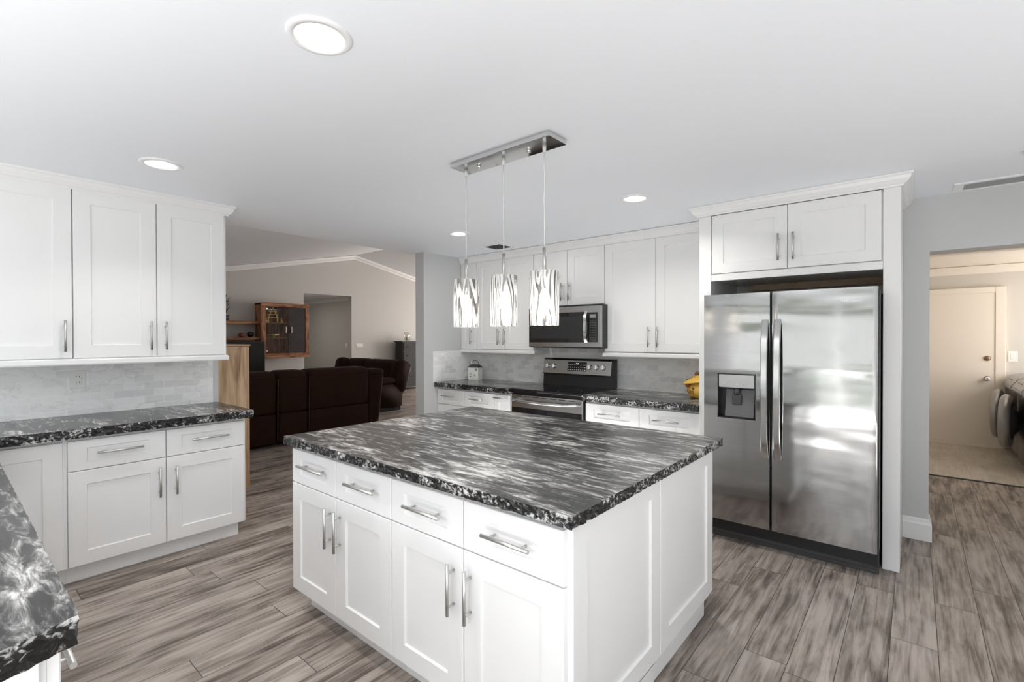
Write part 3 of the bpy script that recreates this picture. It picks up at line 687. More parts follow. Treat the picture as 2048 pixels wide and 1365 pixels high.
mb = MB(); mb.box(-1.172, -0.162, 0.10, 0.20, 0.035, 0.145).box(-1.172, -0.162, 0.085, 0.20, 0.0, 0.035, .004, 1)
for k in range(3): mb.box(-1.10 + k * .13, -0.99 + k * .13, 0.094, 0.102, 0.06, 0.10)
for x in (-1.12, -0.20): mb.box(x - .045, x + .035, 0.07, 0.2, 0.045, 0.075, .004, 1)
mb.build('base_grille', M['darkgrey'], t)

# ------------------------------------------------------------------ stove
t = thing('stove', 'freestanding stainless and black glass electric stove in the back run', 'stove', (-2.756, 3.80, 0))
hw = 0.428
MB().box(-hw, hw, 0.03, 0.66, 0.0, 0.905).build('body', M['black'], t)
MB().box(-hw, hw, -0.012, 0.56, 0.905, 0.930, .004, 2).build('cooktop', M['glassblk'], t)
od = MB().box(-hw + .006, hw - .006, -0.006, 0.032, 0.22, 0.868, .004, 1).build('oven_door', [M['steel']], t)
MB().box(-hw + .012, hw - .012, -0.009, 0.0, 0.24, 0.742).build('oven_window', M['glassblk'], od)
mb = MB(); mb.tube([(-0.385, -0.02, 0.832), (-0.375, -0.045, 0.822), (-0.25, -0.056, 0.812), (0, -0.06, 0.806), (0.25, -0.056, 0.812), (0.375, -0.045, 0.822), (0.385, -0.02, 0.832)], 0.0145, 12)
mb.build('oven_handle', M['steelbright'], od)
mb = MB()
for k in range(7): MB().box(-0.36 + k * .105, -0.29 + k * .105, -0.0075, 0.0, 0.851, 0.857).build('vent_slot', M['black'], od)
MB().box(-hw + .006, hw - .006, -0.006, 0.032, 0.02, 0.205, .004, 1).build('storage_drawer', M['steel'], t)
# backguard leaning back
MB().prism([(0.555, 0.93), (0.60, 0.93), (0.66, 0.93), (0.66, 1.222), (0.588, 1.222), (0.575, 1.20)], 'x', -hw, hw).build('backguard', M['black'], t)
cp = MB().prism([(0.553, 1.048), (0.541, 1.058), (0.566, 1.205), (0.574, 1.214), (0.586, 1.20), (0.575, 1.05)], 'x', -hw + .004, hw - .012, .003, 1).build('control_panel', M['steel'], t)
tilt = math.atan2(0.025, 0.147)
def onp(x, z, out=0.0):  # a point on the leaning control face
    k = (z - 1.058) / 0.147
    return Vector((x, 0.541 + 0.025 * k - out * math.cos(tilt), z + out * math.sin(tilt)))
for x in (-0.365, -0.280, 0.165, 0.247, 0.326):
    a, b = onp(x, 1.138), onp(x, 1.138, 0.02)
    kn = MB().cyl(a, b, 0.028, 20, 0.024).build('knob', M['steelbright'], cp)
    c = onp(x, 1.138, 0.02); c2 = onp(x, 1.138, 0.031)
    mb = MB(); q = Vector((0, math.sin(tilt), math.cos(tilt))) * 0.022
    mb.hexa([c - q + Vector((-.006, 0, 0)), c - q + Vector((.006, 0, 0)), c + q + Vector((.006, 0, 0)), c + q + Vector((-.006, 0, 0)),
             c2 - q + Vector((-.004, 0, 0)), c2 - q + Vector((.004, 0, 0)), c2 + q + Vector((.004, 0, 0)), c2 + q + Vector((-.004, 0, 0))], .001, 1)
    mb.build('grip', M['steelbright'], kn)
a, b, c, d4 = onp(-0.105, 1.092, .001), onp(0.130, 1.092, .001), onp(0.130, 1.188, .001), onp(-0.105, 1.188, .001)
e = Vector((0, .012, 0))
disp = MB().hexa([a + e, b + e, b, a, d4 + e, c + e, c, d4]).build('display', M['glassblk'], cp)
mb = MB()
for r in range(3):
    for q in range(9):
        if 3 < q + r * 0 < 6 and r == 2: continue
        p0 = onp(-0.090 + q * .0255, 1.105 + r * .026, .003); mb.box(p0.x - .006, p0.x + .006, p0.y - .001, p0.y + .001, p0.z - .004, p0.z + .004)
mb.build('key_legends', M['whiteprint'], disp)
p0 = onp(0.015, 1.170, .003); text('clock_digits', '12:30', 0.015, M['digits'], disp, p0, (PI / 2 - tilt, 0, 0), .0003)
# burner rings printed on the glass
for bx, by, br in ((-0.2, 0.13, .10), (0.2, 0.13, .115), (-0.2, 0.40, .085), (0.2, 0.40, .075)):
    MB().lathe([(br, .9303), (br + .003, .9303)], (bx, by, 0), 40).build('burner_ring', M['darkgrey'], t)

# ------------------------------------------------------------------ microwave
t = thing('microwave', 'stainless over-the-range microwave with black door glass', 'microwave', (-2.738, 4.08, 0))
MB().box(-0.437, 0.437, 0.03, 0.40, 1.343, 1.772, .003, 1).build('body', M['black'], t)
md = MB().box(-0.437, 0.437, 0.0, 0.032, 1.350, 1.757, .004, 1).build('door', M['steel'], t)
MB().box(-0.428, 0.268, -0.003, 0.0, 1.398, 1.700).build('window', M['glassblk'], md)
MB().box(-0.40, 0.235, -0.0045, -0.003, 1.44, 1.66).build('inner_screen', plain('door_mesh', (0.02, 0.02, 0.021), 0.3), md)
kp = MB().box(0.297, 0.402, -0.003, 0.0, 1.402, 1.692).build('keypad', M['glassblk'], md)
MB().box(0.318, 0.382, -0.0045, -0.003, 1.640, 1.672).build('readout', M['midgrey'], kp)
mb = MB()
for r in range(9):
    for q in range(4): mb.box(0.317 + q * .019, 0.327 + q * .019, -0.004, -0.003, 1.42 + r * .024, 1.427 + r * .024)
mb.build('key_legends', M['keyprint'], kp)
pts = [(-0.004, 1.388), (-0.028, 1.425), (-0.040, 1.49), (-0.044, 1.55), (-0.040, 1.61), (-0.028, 1.672), (-0.004, 1.708)]
mb = MB(); A = []
for y, z in pts: A.append([mb.bm.verts.new((0.262, y, z)), mb.bm.verts.new((0.294, y, z)), mb.bm.verts.new((0.294, y + .012, z)), mb.bm.verts.new((0.262, y + .012, z))])
for a, b in zip(A, A[1:]):
    for k in range(4): mb.bm.faces.new((a[k], a[(k + 1) % 4], b[(k + 1) % 4], b[k]))
mb.bm.faces.new(A[0]); mb.bm.faces.new(A[-1][::-1]); mb.build('handle', M['steelbright'], md, angle=0.6)
text('logo', 'Whirlpool', 0.020, M['silverprint'], md, (-0.07, -0.0015, 1.728), (PI / 2, 0, 0), .0006)
MB().box(0.2945, 0.2955, -0.0008, 0.002, 1.352, 1.756).build('door_seam', M['black'], md)

# ------------------------------------------------------------------ wall plates
def plate(name, label, loc, rotz, w, h, kind, group=None):
    t = thing(name, label, 'socket' if kind == 'outlet' else 'switch', loc, rotz, group)
    MB().box(-w / 2, w / 2, -0.006, 0, -h / 2, h / 2, .002, 1).build('plate', M['outlet'], t)
    if kind == 'outlet':
        MB().box(-.018, .018, -0.008, -0.005, -.038, .038, .001, 1).build('receptacle', M['outlet'], t)
        mb = MB()
        for s in (-1, 1):
            mb.box(-.009, -.006, -0.0085, -.0078, s * .02 - .004, s * .02 + .006); mb.box(.006, .009, -0.0085, -.0078, s * .02 - .004, s * .02 + .006)
        mb.build('slots', M['darkgrey'], t)
    else:
        MB().box(-w * .25, w * .25, -0.010, -0.005, -h * .28, h * .28, .002, 1).build('rocker', M['outlet'], t)
    return t
plate('wall_outlet', 'white double wall outlet in marble tile on the left wall', (WA + .0085, 0.625, 1.167), PI / 2, 0.084, 0.124, 'outlet')
plate('wall_outlet', 'white wall outlet on the back wall tile under the hanging lamps', (-3.835, WB - .0085, 1.165), 0, 0.16, 0.145, 'outlet')
tag(MB().box(-.030, .030, -0.055, 0, -.055, .045, .008, 2).build('plug_adapter', M['outlet'], None, (-3.855, WB - .0155, 1.205)), 'white plug-in adapter in the outlet under the hanging lamps', 'adapter')
plate('wall_switch', 'white wall switch on the laundry wall beside the cream door', (0.965, 8.849, 1.193), 0, 0.085, 0.135, 'switch')
plate('wall_switch', 'wide white wall switch right of the hall opening, above the loveseat', (G + .001, 7.215, 1.25), PI / 2, 0.20, 0.10, 'switch')
plate('wall_switch', 'small white wall switch inside the hall opening', (-11.55, HY1 - .001, 1.25), 0, 0.12, 0.12, 'switch')

# ------------------------------------------------------------------ ceiling fixtures
def can(x, y, label, power, spread):
    t = thing('recessed_light', label, 'ceiling light', (x, y, CZ))
    MB().lathe([(.078, -.002), (.080, -.0085), (.098, -.008), (.103, -.003), (.103, 0.0)], (0, 0, 0), 40).build('trim_ring', M['trimw'], t)
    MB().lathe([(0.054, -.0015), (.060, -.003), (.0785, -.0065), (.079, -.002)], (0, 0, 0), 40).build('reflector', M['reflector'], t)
    MB().lathe([(0, -.0030), (.056, -.0030), (.057, -.001)], (0, 0, 0), 40).build('lens', M['lens'], t)
    area('can_glow', (x, y, CZ - .012), (0, 0, 0), .11, .11, power, (1.0, 0.97, 0.93), 'DISK', spread)
can(-1.500, 0.815, 'round recessed ceiling light nearest the camera', 4.0, 2.2)
can(-3.285, 0.830, 'recessed ceiling light in front of the left wall cabinets', 3.0, 2.0)
can(-1.530, 3.195, 'recessed ceiling light nearest the fridge', 7.0, 2.6)
can(-3.330, 3.200, 'small recessed ceiling light beside the left hanging lamp cord', 5.5, 3.1)

t = thing('pendant_fixture', 'chrome three-lamp pendant fixture with zebra-striped glass shades over the island', 'pendant light', (-1.69, 1.955, CZ))
cn = MB().box(-0.335, 0.350, -0.075, 0.075, -0.028, 0.0, .002, 1).build('canopy', M['chrome'], t)
for x in (-0.18, 0.17): MB().lathe([(0, -.044), (.010, -.042), (.012, -.036), (.008, -.028)], (x, 0, 0), 16).build('cap_nut', M['chrome'], cn)
for i, x in enumerate((-0.284, 0.0, 0.269)):
    MB().cyl((x, 0, -.028), (x, 0, -.068), 0.011, 14, .008).build('cord_grip', M['cord'], t)
    zt = -0.542
    w = 0.006
    mb = MB(); mb.tube([(x, 0, -.066), (x - w * .6, 0.002, -.13), (x + w * .2, 0, -.22), (x - w * .4, 0, -.30), (x, 0, -.38), (x, 0, zt + .002)], .0035, 8); mb.build('cord', M['cord'], t)
    MB().cyl((x, 0, zt), (x, 0, -.668), .0095, 14).build('stem', M['steelh'], t)
    h0, h1, r = -.930, -.660, 0.072
    sh = MB().lathe([(r, h0 + .655 - .655), (r, h1)], (0, 0, 0), 48).build('lamp_shade', M['shade'], t, (x, 0, 0))
    sh.rotation_euler = (0, 0, (0.5, 2.1, 3.9)[i])
    mb = MB(); mb.cyl((-r - .018, 0, -.69), (r + .018, 0, -.69), .003, 8)
    br = mb.build('cross_pin', M['steelh'], t, (x, 0, 0), rotz=(0.1, 0.1, 0.1)[i])
    MB().cyl((x, 0, -.668), (x, 0, -.745), .019, 16).build('socket', M['chrome'], t)
    MB().lathe([(0.012, -.745), (.016, -.752), (.028, -.785), (.030, -.81), (.022, -.835), (0, -.845)], (x, 0, 0), 20).build('bulb', M['bulb'], t)
    d = bpy.data.lights.new('pendant_glow', 'POINT'); d.energy = 0.5; d.shadow_soft_size = .03; d.color = (1, .95, .88)
    o = bpy.data.objects.new('pendant_glow', d); COL.objects.link(o); o.location = (-1.69 + x, 1.955, CZ - .865)

def vent(label, x0, x1, y0, y1, n, along_x, mat, frame=.02):
    t = thing('air_vent', label, 'air vent', ((x0 + x1) / 2, (y0 + y1) / 2, CZ))
    a, b = (x1 - x0) / 2, (y1 - y0) / 2
    MB().box(-a, a, -b, -b + frame, -.008, 0).box(-a, a, b - frame, b, -.008, 0).box(-a, -a + frame * 1.6, -b + frame, b - frame, -.008, 0).box(a - frame * 1.6, a, -b + frame, b - frame, -.008, 0).build('frame', M['trimw'], t)
    MB().box(-a + frame, a - frame, -b + frame, b - frame, -.002, -.0005).build('backing', M['gap'], t)
    mb = MB()
    for k in range(n):
        if along_x:
            y = -b + frame + (2 * b - 2 * frame) * (k + .5) / n; mb.hexa([(-a + frame, y - .004, -.009), (a - frame, y - .004, -.009), (a - frame, y - .002, -.009), (-a + frame, y - .002, -.009), (-a + frame, y + .002, -.001), (a - frame, y + .002, -.001), (a - frame, y + .004, -.001), (-a + frame, y + .004, -.001)])
        else:
            x = -a + frame + (2 * a - 2 * frame) * (k + .5) / n; mb.box(x - .002, x + .002, -b + frame, b - frame, -.008, -.001)
    mb.build('louvres', mat, t)
vent('small dark ceiling air vent above the stove wall cabinets', -3.62, -3.33, 3.80, 4.05, 10, True, M['midgrey'])
vent('long white ceiling air vent beside the fridge surround', 0.195, 1.10, 4.245, 4.46, 6, True, M['trimw'], .03)
t = thing('smoke_detector', 'white round smoke detector at the upper right photo edge', 'smoke detector', (0.51, 3.73, CZ))
MB().lathe([(0.068, 0), (.068, -.012), (.062, -.030), (.045, -.036), (0, -.037)], (0, 0, 0), 32).build('housing', M['outlet'], t)
MB().lathe([(0, -.0385), (.008, -.038), (.009, -.036)], (0.02, 0, 0), 12).build('button', M['midgrey'], t)

# ------------------------------------------------------------------ counter objects
t = thing('lantern', 'white house-shaped lantern with black roof and wire handle on the corner worktop', 'lantern', (-4.20, 4.31, CT), 0.25)
MB().box(-.072, .072, -.055, .055, 0.0, .155, .002, 1).build('body', M['outlet'], t)
MB().hexa([(-.078, -.06, .155), (.078, -.06, .155), (.078, .06, .155), (-.078, .06, .155), (-.045, -.03, .19), (.045, -.03, .19), (.045, .03, .19), (-.045, .03, .19)]).build('roof', M['darkgrey'], t)
mb = MB(); mb.tube([(.055 * math.cos(a), 0, .185 + .055 * math.sin(a)) for a in [PI * k / 12 for k in range(13)]], .0035, 8); mb.build('wire_handle', M['darkgrey'], t)
MB().cyl((-.05, 0, .19), (-.05, 0, .235), .008, 10).build('chimney', M['outlet'], t)
mb = MB()
for dx in (0, .016):
    for dz in (0, .014): mb.box(.030 + dx, .043 + dx, -.0562, -.0548, .118 + dz, .129 + dz)
mb.build('window_panes', M['darkgrey'], t)
MB().box(.012, .036, -.0562, -.0548, .045, .072).box(-.042, -.018, -.0562, -.0548, .065, .085).build('shutters', M['ltgrey'], t)
MB().box(-.043, -.030, -.0562, -.0548, .038, .050).build('keyhole', M['darkgrey'], t)

t = thing('cookie_jar', 'round yellow ceramic cookie jar with brown lettering beside the fridge', 'jar', (-1.405, 4.215, CT))
R = 0.115
JP = [(0.0, 0.0), (.070, 0.0), (.085, .004), (.105, .03), (R, .065), (.112, .095), (.100, .125), (.090, .135)]
MB().lathe(JP, (0, 0, 0), 40).build('body', M['yellow'], t)
ld = MB().lathe([(.128, .138), (.134, .143), (.128, .150), (.10, .165), (.06, .188), (.02, .20), (0, .202)], (0, 0, 0), 40).build('lid', M['yellow'], t)
ld.rotation_euler = (0.0, -0.16, 0); ld.location = (0, 0, -0.002)
MB().lathe([(0, .195), (.02, .198), (.024, .215), (.012, .228), (0, .23)], (0, 0, 0), 18).build('knob', M['brownink'], ld)
mb = MB()
for k in range(4): mb.lathe([(0, -.006), (.009, 0), (0, .006)], (-.075 + .022 * k, -.055, .176 + .004 * k), 8)
mb.build('lid_spots', M['brownink'], ld)
def jr(z):
    for (r0, z0), (r1, z1) in zip(JP[1:], JP[2:]):
        if z0 <= z <= z1: return r0 + (r1 - r0) * (z - z0) / (z1 - z0)
    return R
o = text('lettering', 'Cookies', .058, M['brownink'], t, (0, 0, 0), (0, 0, 0), .001)
for v in o.data.vertices:
    ang = -PI / 2 - 0.60 + v.co.x / R - .45; z = .063 + v.co.y; r = jr(z) + .0006 + v.co.z
    v.co = (r * math.cos(ang), r * math.sin(ang), z)
MB().lathe([(0, -.02), (.02, -.014), (.027, 0), (.02, .014), (0, .02)], (-.085, -.075, .112), 14).build('red_ornament', M['red'], t)
MB().lathe([(0, -.012), (.012, 0), (0, .012)], (-.03, -.11, .09), 10).build('brown_ornament', M['brownink'], t)

# ------------------------------------------------------------------ living-room furniture
def rb(mb, x0, x1, y0, y1, z0, z1, b=.04, lean=(0, 0), seg=4):
    lx, ly = lean
    return mb.hexa([(x0, y0, z0), (x1, y0, z0), (x1, y1, z0), (x0, y1, z0), (x0 + lx, y0 + ly, z1), (x1 + lx, y0 + ly, z1), (x1 + lx, y1 + ly, z1), (x0 + lx, y1 + ly, z1)], b, seg)
t = thing('sectional_sofa', 'dark brown suede sectional sofa seen from behind beyond the island', 'sofa', (0, 0, 0))
secs = [(1.65, 2.90), (2.915, 3.335), (3.35, 4.31)]
for a, b in secs:
    o = rb(MB(), -6.64, -6.50, a, b, 0.43, 0.93, .05, (0.03, 0)).build('back_section', M['suede'], t, smooth=True)
    rb(MB(), -6.62, -6.495, a + .005, b - .005, 0.04, 0.435, .03).build('lower_back', M['suede'], t, smooth=True)
    rb(MB(), -6.86, -6.475, a, b, 0.83, 1.005, .075, (0, 0), 6).build('head_cushion', M['suede'], t, smooth=True)
    rb(MB(), -7.45, -6.66, a, b, 0.06, 0.47, .07).build('seat', M['suede'], t, smooth=True)
    rb(MB(), -6.86, -6.66, a + .02, b - .02, 0.46, 0.88, .08).build('back_cushion', M['suede'], t, smooth=True)
mb = MB(); mb.hexa([(-7.4, 4.315, .05), (-6.5, 4.315, .05), (-6.5, 4.49, .05), (-7.4, 4.49, .05), (-7.3, 4.315, .64), (-6.5, 4.315, .90), (-6.5, 4.60, .88), (-7.3, 4.55, .62)], .035, 3)
mb.build('arm', M['suede'], t, smooth=True)
rb(MB(), -6.80, -6.47, 4.28, 4.58, .86, .96, .045).build('arm_cushion', M['suede'], t, smooth=True)
mb = MB()
for y in (2.908, 3.342): mb.tube([(-6.497, y, .06), (-6.485, y, .45), (-6.468, y, .90)], .006, 6)
mb.build('seam', M['piping'], t)

t = thing('loveseat', 'dark brown suede reclining loveseat facing sideways behind the sectional sofa', 'sofa', (0, 0, 0))
XR, XL, XM = -7.90, -10.25, -9.30
for a, b in ((XM, XR - .22), (XL + .22, XM - .01)):
    rb(MB(), a, b, 5.95, 6.25, .40, .985, .09, (0, .10), 5).build('back_cushion', M['suede'], t, smooth=True)
    rb(MB(), a, b, 5.15, 6.0, .18, .50, .08).build('seat', M['suede'], t, smooth=True)
    rb(MB(), a, b, 5.08, 5.2, .06, .42, .05).build('footrest', M['suede'], t, smooth=True)
for x0, x1 in ((XR - .24, XR), (XL, XL + .24)):
    ar = MB().prism([(5.12, .12), (5.80, .06), (6.02, .06), (6.05, .45), (5.95, .56), (5.2, .56), (5.08, .42)], 'x', x0, x1, .03, 3).build('arm', M['suede'], t, smooth=True)
    rb(MB(), x0 - .01, x1 + .015, 5.10, 5.86, .54, .66, .05).build('arm_pad', M['suede'], ar, smooth=True)
    MB().prism([(5.80, .50), (5.90, .96), (5.97, 1.0), (6.08, 1.0), (6.25, .90), (6.08, .34), (5.95, .34)], 'x', x0 + .03, x1 + .01, .03, 3).build('back_wing', M['suede'], t, smooth=True)
mb = MB(); mb.tube([(XR + .022, 6.10, .50), (XR + .022, 6.16, .70), (XR + .022, 6.215, .86)], .007, 6); mb.build('seam', plain('pale_stitching', (.5, .45, .4), .7), t)
MB().box(XL + .1, XR - .05, 5.3, 6.0, 0.0, .10).build('base', M['black'], t)

t = thing('dresser', 'charcoal chest of drawers against the living-room gable wall', 'dresser', (0, 0, 0))
MB().box(-11.17, -10.84, 8.27, 9.25, 0.07, 1.325, .003, 1).build('body', M['dresserside'], t)
MB().box(-11.19, -10.80, 8.23, 9.29, 1.325, 1.352, .004, 1).build('top', M['dresserside'], t)
for k in range(5):
    dw = MB().box(-10.842, -10.818, 8.30, 9.22, 0.12 + k * .24, 0.345 + k * .24, .003, 1).build('drawer', M['dresser'], t)
    for y in (8.42, 9.05): MB().lathe([(0, .03), (.016, .028), (.018, .02), (.008, .012), (.008, 0)], (-10.818, y, .235 + k * .24), 12, axis='x').build('knob', M['black'], dw)
for y in (8.29, 9.18):
    for x in (-11.15, -10.88): MB().box(x, x + .05, y, y + .05, 0, .075).build('foot', M['dresserside'], t)
t = thing('candle_holder', 'clear glass candle holder on top of the charcoal dresser', 'candle holder', (-10.98, 8.52, 1.352))
MB().lathe([(.075, 0), (.085, .004), (.08, .012), (.03, .016), (.085, .03), (.09, .16), (.085, .255), (.078, .255)], (0, 0, 0), 24).build('glass', M['candleglass'], t)
MB().cyl((0, 0, .03), (0, 0, .12), .035, 16).build('candle', plain('cream_wax', (.8, .72, .6), .5), t)

# wooden wall unit
t = thing('display_cabinet', 'red-brown wooden wall display cabinet with one glass door', 'cabinet', (0, 0, 0))
Y0, Y1, Z0, Z1, XF = 4.575, 5.635, 1.03, 2.222, -10.95
mb = MB(); mb.box(G + .001, XF - .02, Y0, Y0 + .03, Z0, Z1).box(G + .001, XF - .02, Y1 - .03, Y1, Z0, Z1)
mb.build('side_panel', M['sheeshamv'], t)
MB().box(G + .001, XF - .02, Y0, Y1, Z1 - .03, Z1).build('top_panel', M['sheeshamh'], t)
MB().box(G + .001, XF - .02, Y0, Y1, Z0, Z0 + .03).build('bottom_panel', M['sheeshamh'], t)
MB().box(G + .001, G + .02, Y0 + .03, Y1 - .03, Z0 + .03, Z1 - .03).build('back_panel', M['sheeshamv'], t)
MB().box(G + .02, XF - .02, 5.14, 5.17, Z0 + .03, Z1 - .03).build('divider', M['sheeshamv'], t)
MB().box(XF - .02, XF + .006, Y0 - .01, Y0 + .085, Z0, Z1, .004, 1).build('frame_stile', M['sheeshamv'], t)
MB().box(XF - .02, XF + .006, Y1 - .075, Y1 + .012, Z0, Z1, .004, 1).build('frame_stile', M['sheeshamv'], t)
MB().box(XF - .02, XF + .010, Y0 - .01, Y1 + .014, Z1 - .075, Z1 + .01, .004, 1).build('frame_rail', M['sheeshamh'], t)
MB().box(XF - .03, XF + .012, Y0 + .08, Y1 + .02, Z0 - .03, Z0 + .075, .004, 1).build('frame_rail', M['sheeshamh'], t)
gd = MB().box(XF - .012, XF - .007, Y0 + .09, 5.150, Z0 + .08, Z1 - .08).build('glass_door', M['showglass'], t)
MB().box(XF - .007, XF + .02, 5.095, 5.117, 1.555, 1.705, .003, 1).build('handle', M['chrome'], gd)
mb = MB()
for z in (1.16, 2.09): mb.cyl((XF - .007, Y0 + .115, z), (XF + .003, Y0 + .115, z), .018, 14)
mb.build('hinge', M['chrome'], gd)
wd = MB().box(XF - .015, XF - .002, 5.158, Y1 - .078, Z0 + .078, Z1 - .078).build('wood_door', M['darkwood'], t)
MB().box(XF - .002, XF + .02, 5.222, 5.242, 1.555, 1.705, .003, 1).build('handle', M['chrome'], wd)
for z in (1.44, 1.775): MB().box(G + .02, XF - .04, Y0 + .03, 5.14, z, z + .022).build('shelf', M['sheeshamh'], t)
# things on its shelves
t = thing('pagoda_figurine', 'gold pagoda figurine behind the display cabinet glass', 'figurine', (-11.05, 4.86, 1.797))
mb = MB()
for w_, z0, z1 in ((.10, 0, .10), (.085, .11, .17), (.06, .19, .24)):
    for s in (-1, 1): mb.box(-.012, .012, s * w_ - .012, s * w_ + .012, z0, z1)
    mb.box(-.02, .02, -w_ - .03, w_ + .03, z1, z1 + .014)
mb.build('tiers', M['gold'], t)
MB().prism([(-.05, .26), (0, .34), (.05, .26), (.04, .26), (0, .32), (-.04, .26)], 'x', -.012, .012).build('roof', M['gold'], t)
for y in (4.70, 5.04):
    tag(MB().lathe([(0, 0), (.03, 0), (.035, .03), (.012, .05), (.025, .08), (0, .10)], (0, 0, 0), 14).build('brass_cup', M['gold'], None, (-11.03, y, 1.797)), 'small brass cup left of the pagoda figurine' if y < 4.8 else 'small brass cup right of the pagoda figurine', 'cup', 'cups beside the pagoda')
t = thing('serving_dish', 'green and gold dish on the lower display cabinet shelf', 'dish', (-11.05, 4.86, 1.462))
MB().lathe([(0, 0), (.03, 0), (.03, .02), (.10, .05), (.13, .062), (.10, .056), (0, .03)], (0, 0, 0), 24).build('bowl', M['green'], t)
MB().lathe([(.128, .06), (.134, .064), (.128, .068)], (0, 0, 0), 24).build('rim', M['gold'], t)
# wall shelves
def shelf(label, z, y0, y1):
    o = tag(MB().box(G + .001, -11.03, y0, y1, z - .065, z, .004, 1).build('wall_shelf', M['sheeshamh']), label, 'shelf'); return o
shelf('upper red-brown wooden wall shelf left of the display cabinet', 1.815, 3.2, 4.573)
shelf('lower red-brown wooden wall shelf just above the black television', 1.468, 3.2, 4.573)
t = thing('potted_plant', 'small potted plant on the upper wooden wall shelf', 'plant', (-11.15, 3.93, 1.815))
MB().lathe([(0, 0), (.05, 0), (.065, .12), (.058, .12), (.05, .10), (0, .10)], (0, 0, 0), 18).build('pot', M['pot'], t)
mb = MB()
for k in range(14):
    a = k * 2.4; h = .16 + .025 * k; l = .10
    b0 = Vector((.012 * math.cos(a), .012 * math.sin(a), h - .02)); e0 = Vector((l * math.cos(a), l * math.sin(a), h + .07)); s_ = Vector((-math.sin(a), math.cos(a), 0)) * .02; mid = (b0 + e0) / 2 + Vector((0, 0, .02))
    vs = [mb.bm.verts.new(v) for v in (b0, mid + s_, e0, mid - s_)]; mb.bm.faces.new(vs)
mb.cyl((0, 0, .09), (0, 0, .48), .008, 8)
mb.build('foliage', M['leaf'], t)
def blob(name, label, cat, mat, loc, r, sz):
    bm = bmesh.new(); bmesh.ops.create_icosphere(bm, subdivisions=3, radius=r)
    rr = random.Random(int(loc[1] * 100))
    ph = [rr.uniform(0, 6) for _ in range(3)]
    for v in bm.verts: v.co *= 1 + .10 * math.sin(9 * v.co.x / r + ph[0]) * math.sin(7 * v.co.y / r + ph[1]); v.co.z *= sz
    mz = min(v.co.z for v in bm.verts)
    for v in bm.verts: v.co.z -= mz
    mb = MB(); mb.bm.free(); mb.bm = bm
    return tag(mb.build(name, mat, None, loc, smooth=True), label, cat)
blob('stone', 'red-brown stone on the lower wooden wall shelf', 'stone', M['rock'], (-11.12, 4.225, 1.468), .062, .7)
blob('stone', 'black round stone next to the display cabinet on the lower wall shelf', 'stone', M['black'], (-11.10, 4.40, 1.468), .068, .85)
t = thing('television', 'black flat television under the wooden wall shelves', 'television', (0, 0, 0))
MB().box(-10.90, -10.84, 3.03, 4.597, 0.62, 1.379, .006, 1).build('casing', M['black'], t)
MB().box(-10.8405, -10.838, 3.055, 4.572, 0.65, 1.355).build('screen', plain('television_screen', (.006, .006, .006), .25), t)
MB().box(-10.98, -10.74, 3.5, 4.1, 0.56, 0.575).box(-10.89, -10.86, 3.75, 3.85, .575, .64).build('stand', M['black'], t)
t = thing('media_console', 'low wooden media console under the television, hidden by the sofa', 'console', (0, 0, 0))
MB().box(G + .02, -10.66, 2.8, 4.9, .08, .56, .004, 1).build('body', M['sheeshamh'], t)
for y in (3.33, 3.86, 4.39): MB().box(-10.661, -10.645, y - .25, y + .25, .11, .53, .003, 1).build('door', M['darkwood'], t)
for y in (2.85, 4.80): MB().box(-11.2, -10.75, y, y + .06, 0, .08).build('foot', M['sheeshamv'], t)
t = thing('bookcase', 'tall pale oak bookcase just beyond the left wall end', 'bookcase', (0, 0, 0))
MB().box(-4.965, -4.945, 0.98, 1.925, 0.0, 1.368).build('end_panel', M['oak'], t)
MB().box(-4.965, -4.942, 1.925, 1.948, 0.0, 1.368).build('front_edge', M['oakedge'], t)
MB().box(-5.60, -4.925, 0.96, 1.96, 1.368, 1.388, .003, 1).build('top', M['oakedge'], t) if False else MB().box(-5.60, -4.93, 1.302, 1.955, 1.372, 1.388, .003, 1).build('top', M['oakedge'], t)
for z in (0.02, .45, .90): MB().box(-5.58, -4.966, 1.31, 1.92, z, z + .02).build('shelf', M['oak'], t)
MB().box(-5.60, -5.58, 1.31, 1.948, 0, 1.37).build('far_panel', M['oak'], t)

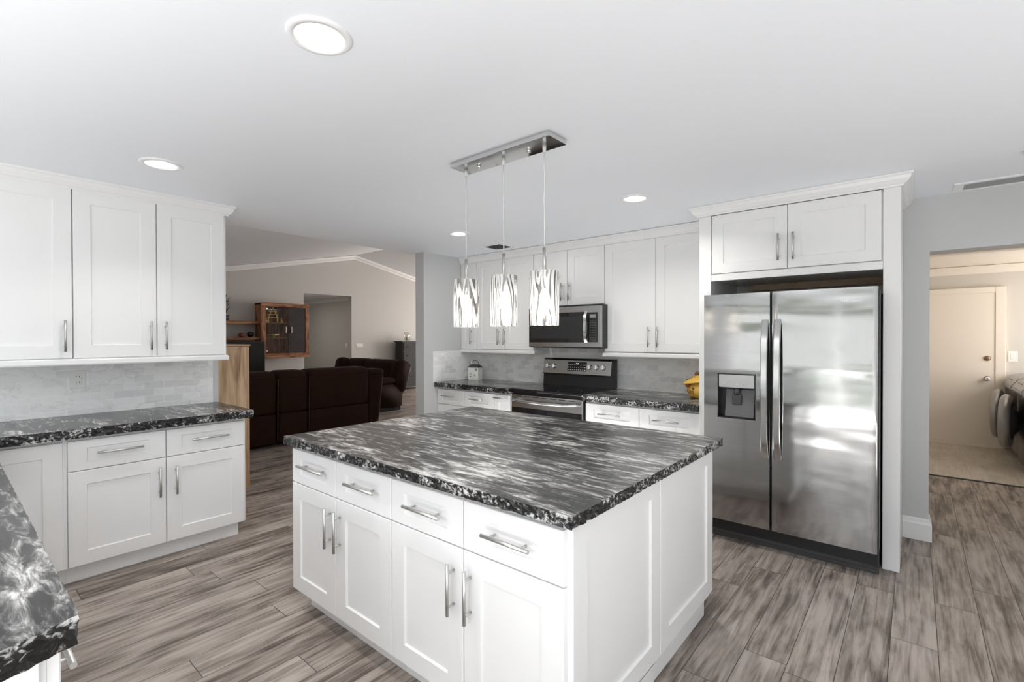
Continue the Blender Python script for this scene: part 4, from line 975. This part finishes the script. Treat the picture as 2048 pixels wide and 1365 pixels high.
# ------------------------------------------------------------------ washer and dryer
def laundry_machine(name, label, cat, yc, ang):
    t = thing(name, label, cat, (0.90, yc, 0), PI * 1.5)      # local -y faces world -x ; local x = -world y
    w = 0.345
    MB().box(-w, w, 0.02, 0.78, 0.03, 0.93, .03, 4).build('body', M['graph'], t, angle=.6)
    MB().prism([(0.02, .80), (-.035, .82), (-.04, .86), (.03, .955), (.12, .985), (.30, .985), (.34, .93), (.2, .80)], 'x', -w, w, .012, 3).build('control_panel', M['graphring'], t, angle=.6)
    MB().hexa([(-.20, -.012, .872), (.06, -.012, .872), (.06, .012, .872), (-.20, .012, .872), (-.20, .005, .93), (.06, .005, .93), (.06, .03, .93), (-.20, .03, .93)]).build('screen', M['glassblk'], t)
    d = bpy.data.objects.new('door', None); 
    mb = MB(); prof = []
    for k in range(17):
        a = 2 * PI * k / 16; prof.append((.245 + .055 * math.cos(a), -.05 + .05 * math.sin(a)))
    mb.lathe(prof, (0, 0, 0), 40, axis='y')
    bpy.data.objects.remove(d)
    d = mb.build('door', M['graphring'], t, (0, 0, .50))
    # hinge on the far side, standing slightly open
    hx = -.30
    d.rotation_euler = (0, 0, ang); d.location = (hx - hx * math.cos(ang), -.0 - hx * math.sin(ang) * 1.0, .50)
    MB().lathe([(0, .06), (.10, .05), (.17, .0), (.195, -.05), (.20, -.06)], (0, 0, 0), 32, axis='y').build('door_glass', M['darkgrey'], d)
    MB().box(-w + .03, w - .03, .06, .70, 0, .04).build('base', M['black'], t)
    return t
laundry_machine('washing_machine', 'graphite front-loading laundry machine nearer the kitchen, round grey door', 'washing machine', 7.70, -.19)
laundry_machine('clothes_dryer', 'graphite front-loading laundry machine next to the cream door', 'clothes dryer', 8.42, -.19)

# groups for the repeats
GROUPS = {'wall_cabinet': 'white wall cabinets', 'base_cabinet': 'white base cabinets with drawers', 'island_cabinet': 'island cabinets', 'peninsula_cabinet': 'cabinets under the near worktop',
          'recessed_light': 'recessed ceiling lights', 'worktop': 'granite worktops', 'wall_outlet': 'white wall outlets', 'wall_switch': 'white wall switches', 'air_vent': 'ceiling air vents',
          'wall_shelf': 'red-brown wall shelves', 'stone': 'stones on the lower wall shelf'}
for o in bpy.data.objects:
    if o.parent is None and 'label' in o and 'group' not in o:
        k = o.name.split('.')[0]
        if k in GROUPS: o['group'] = GROUPS[k]
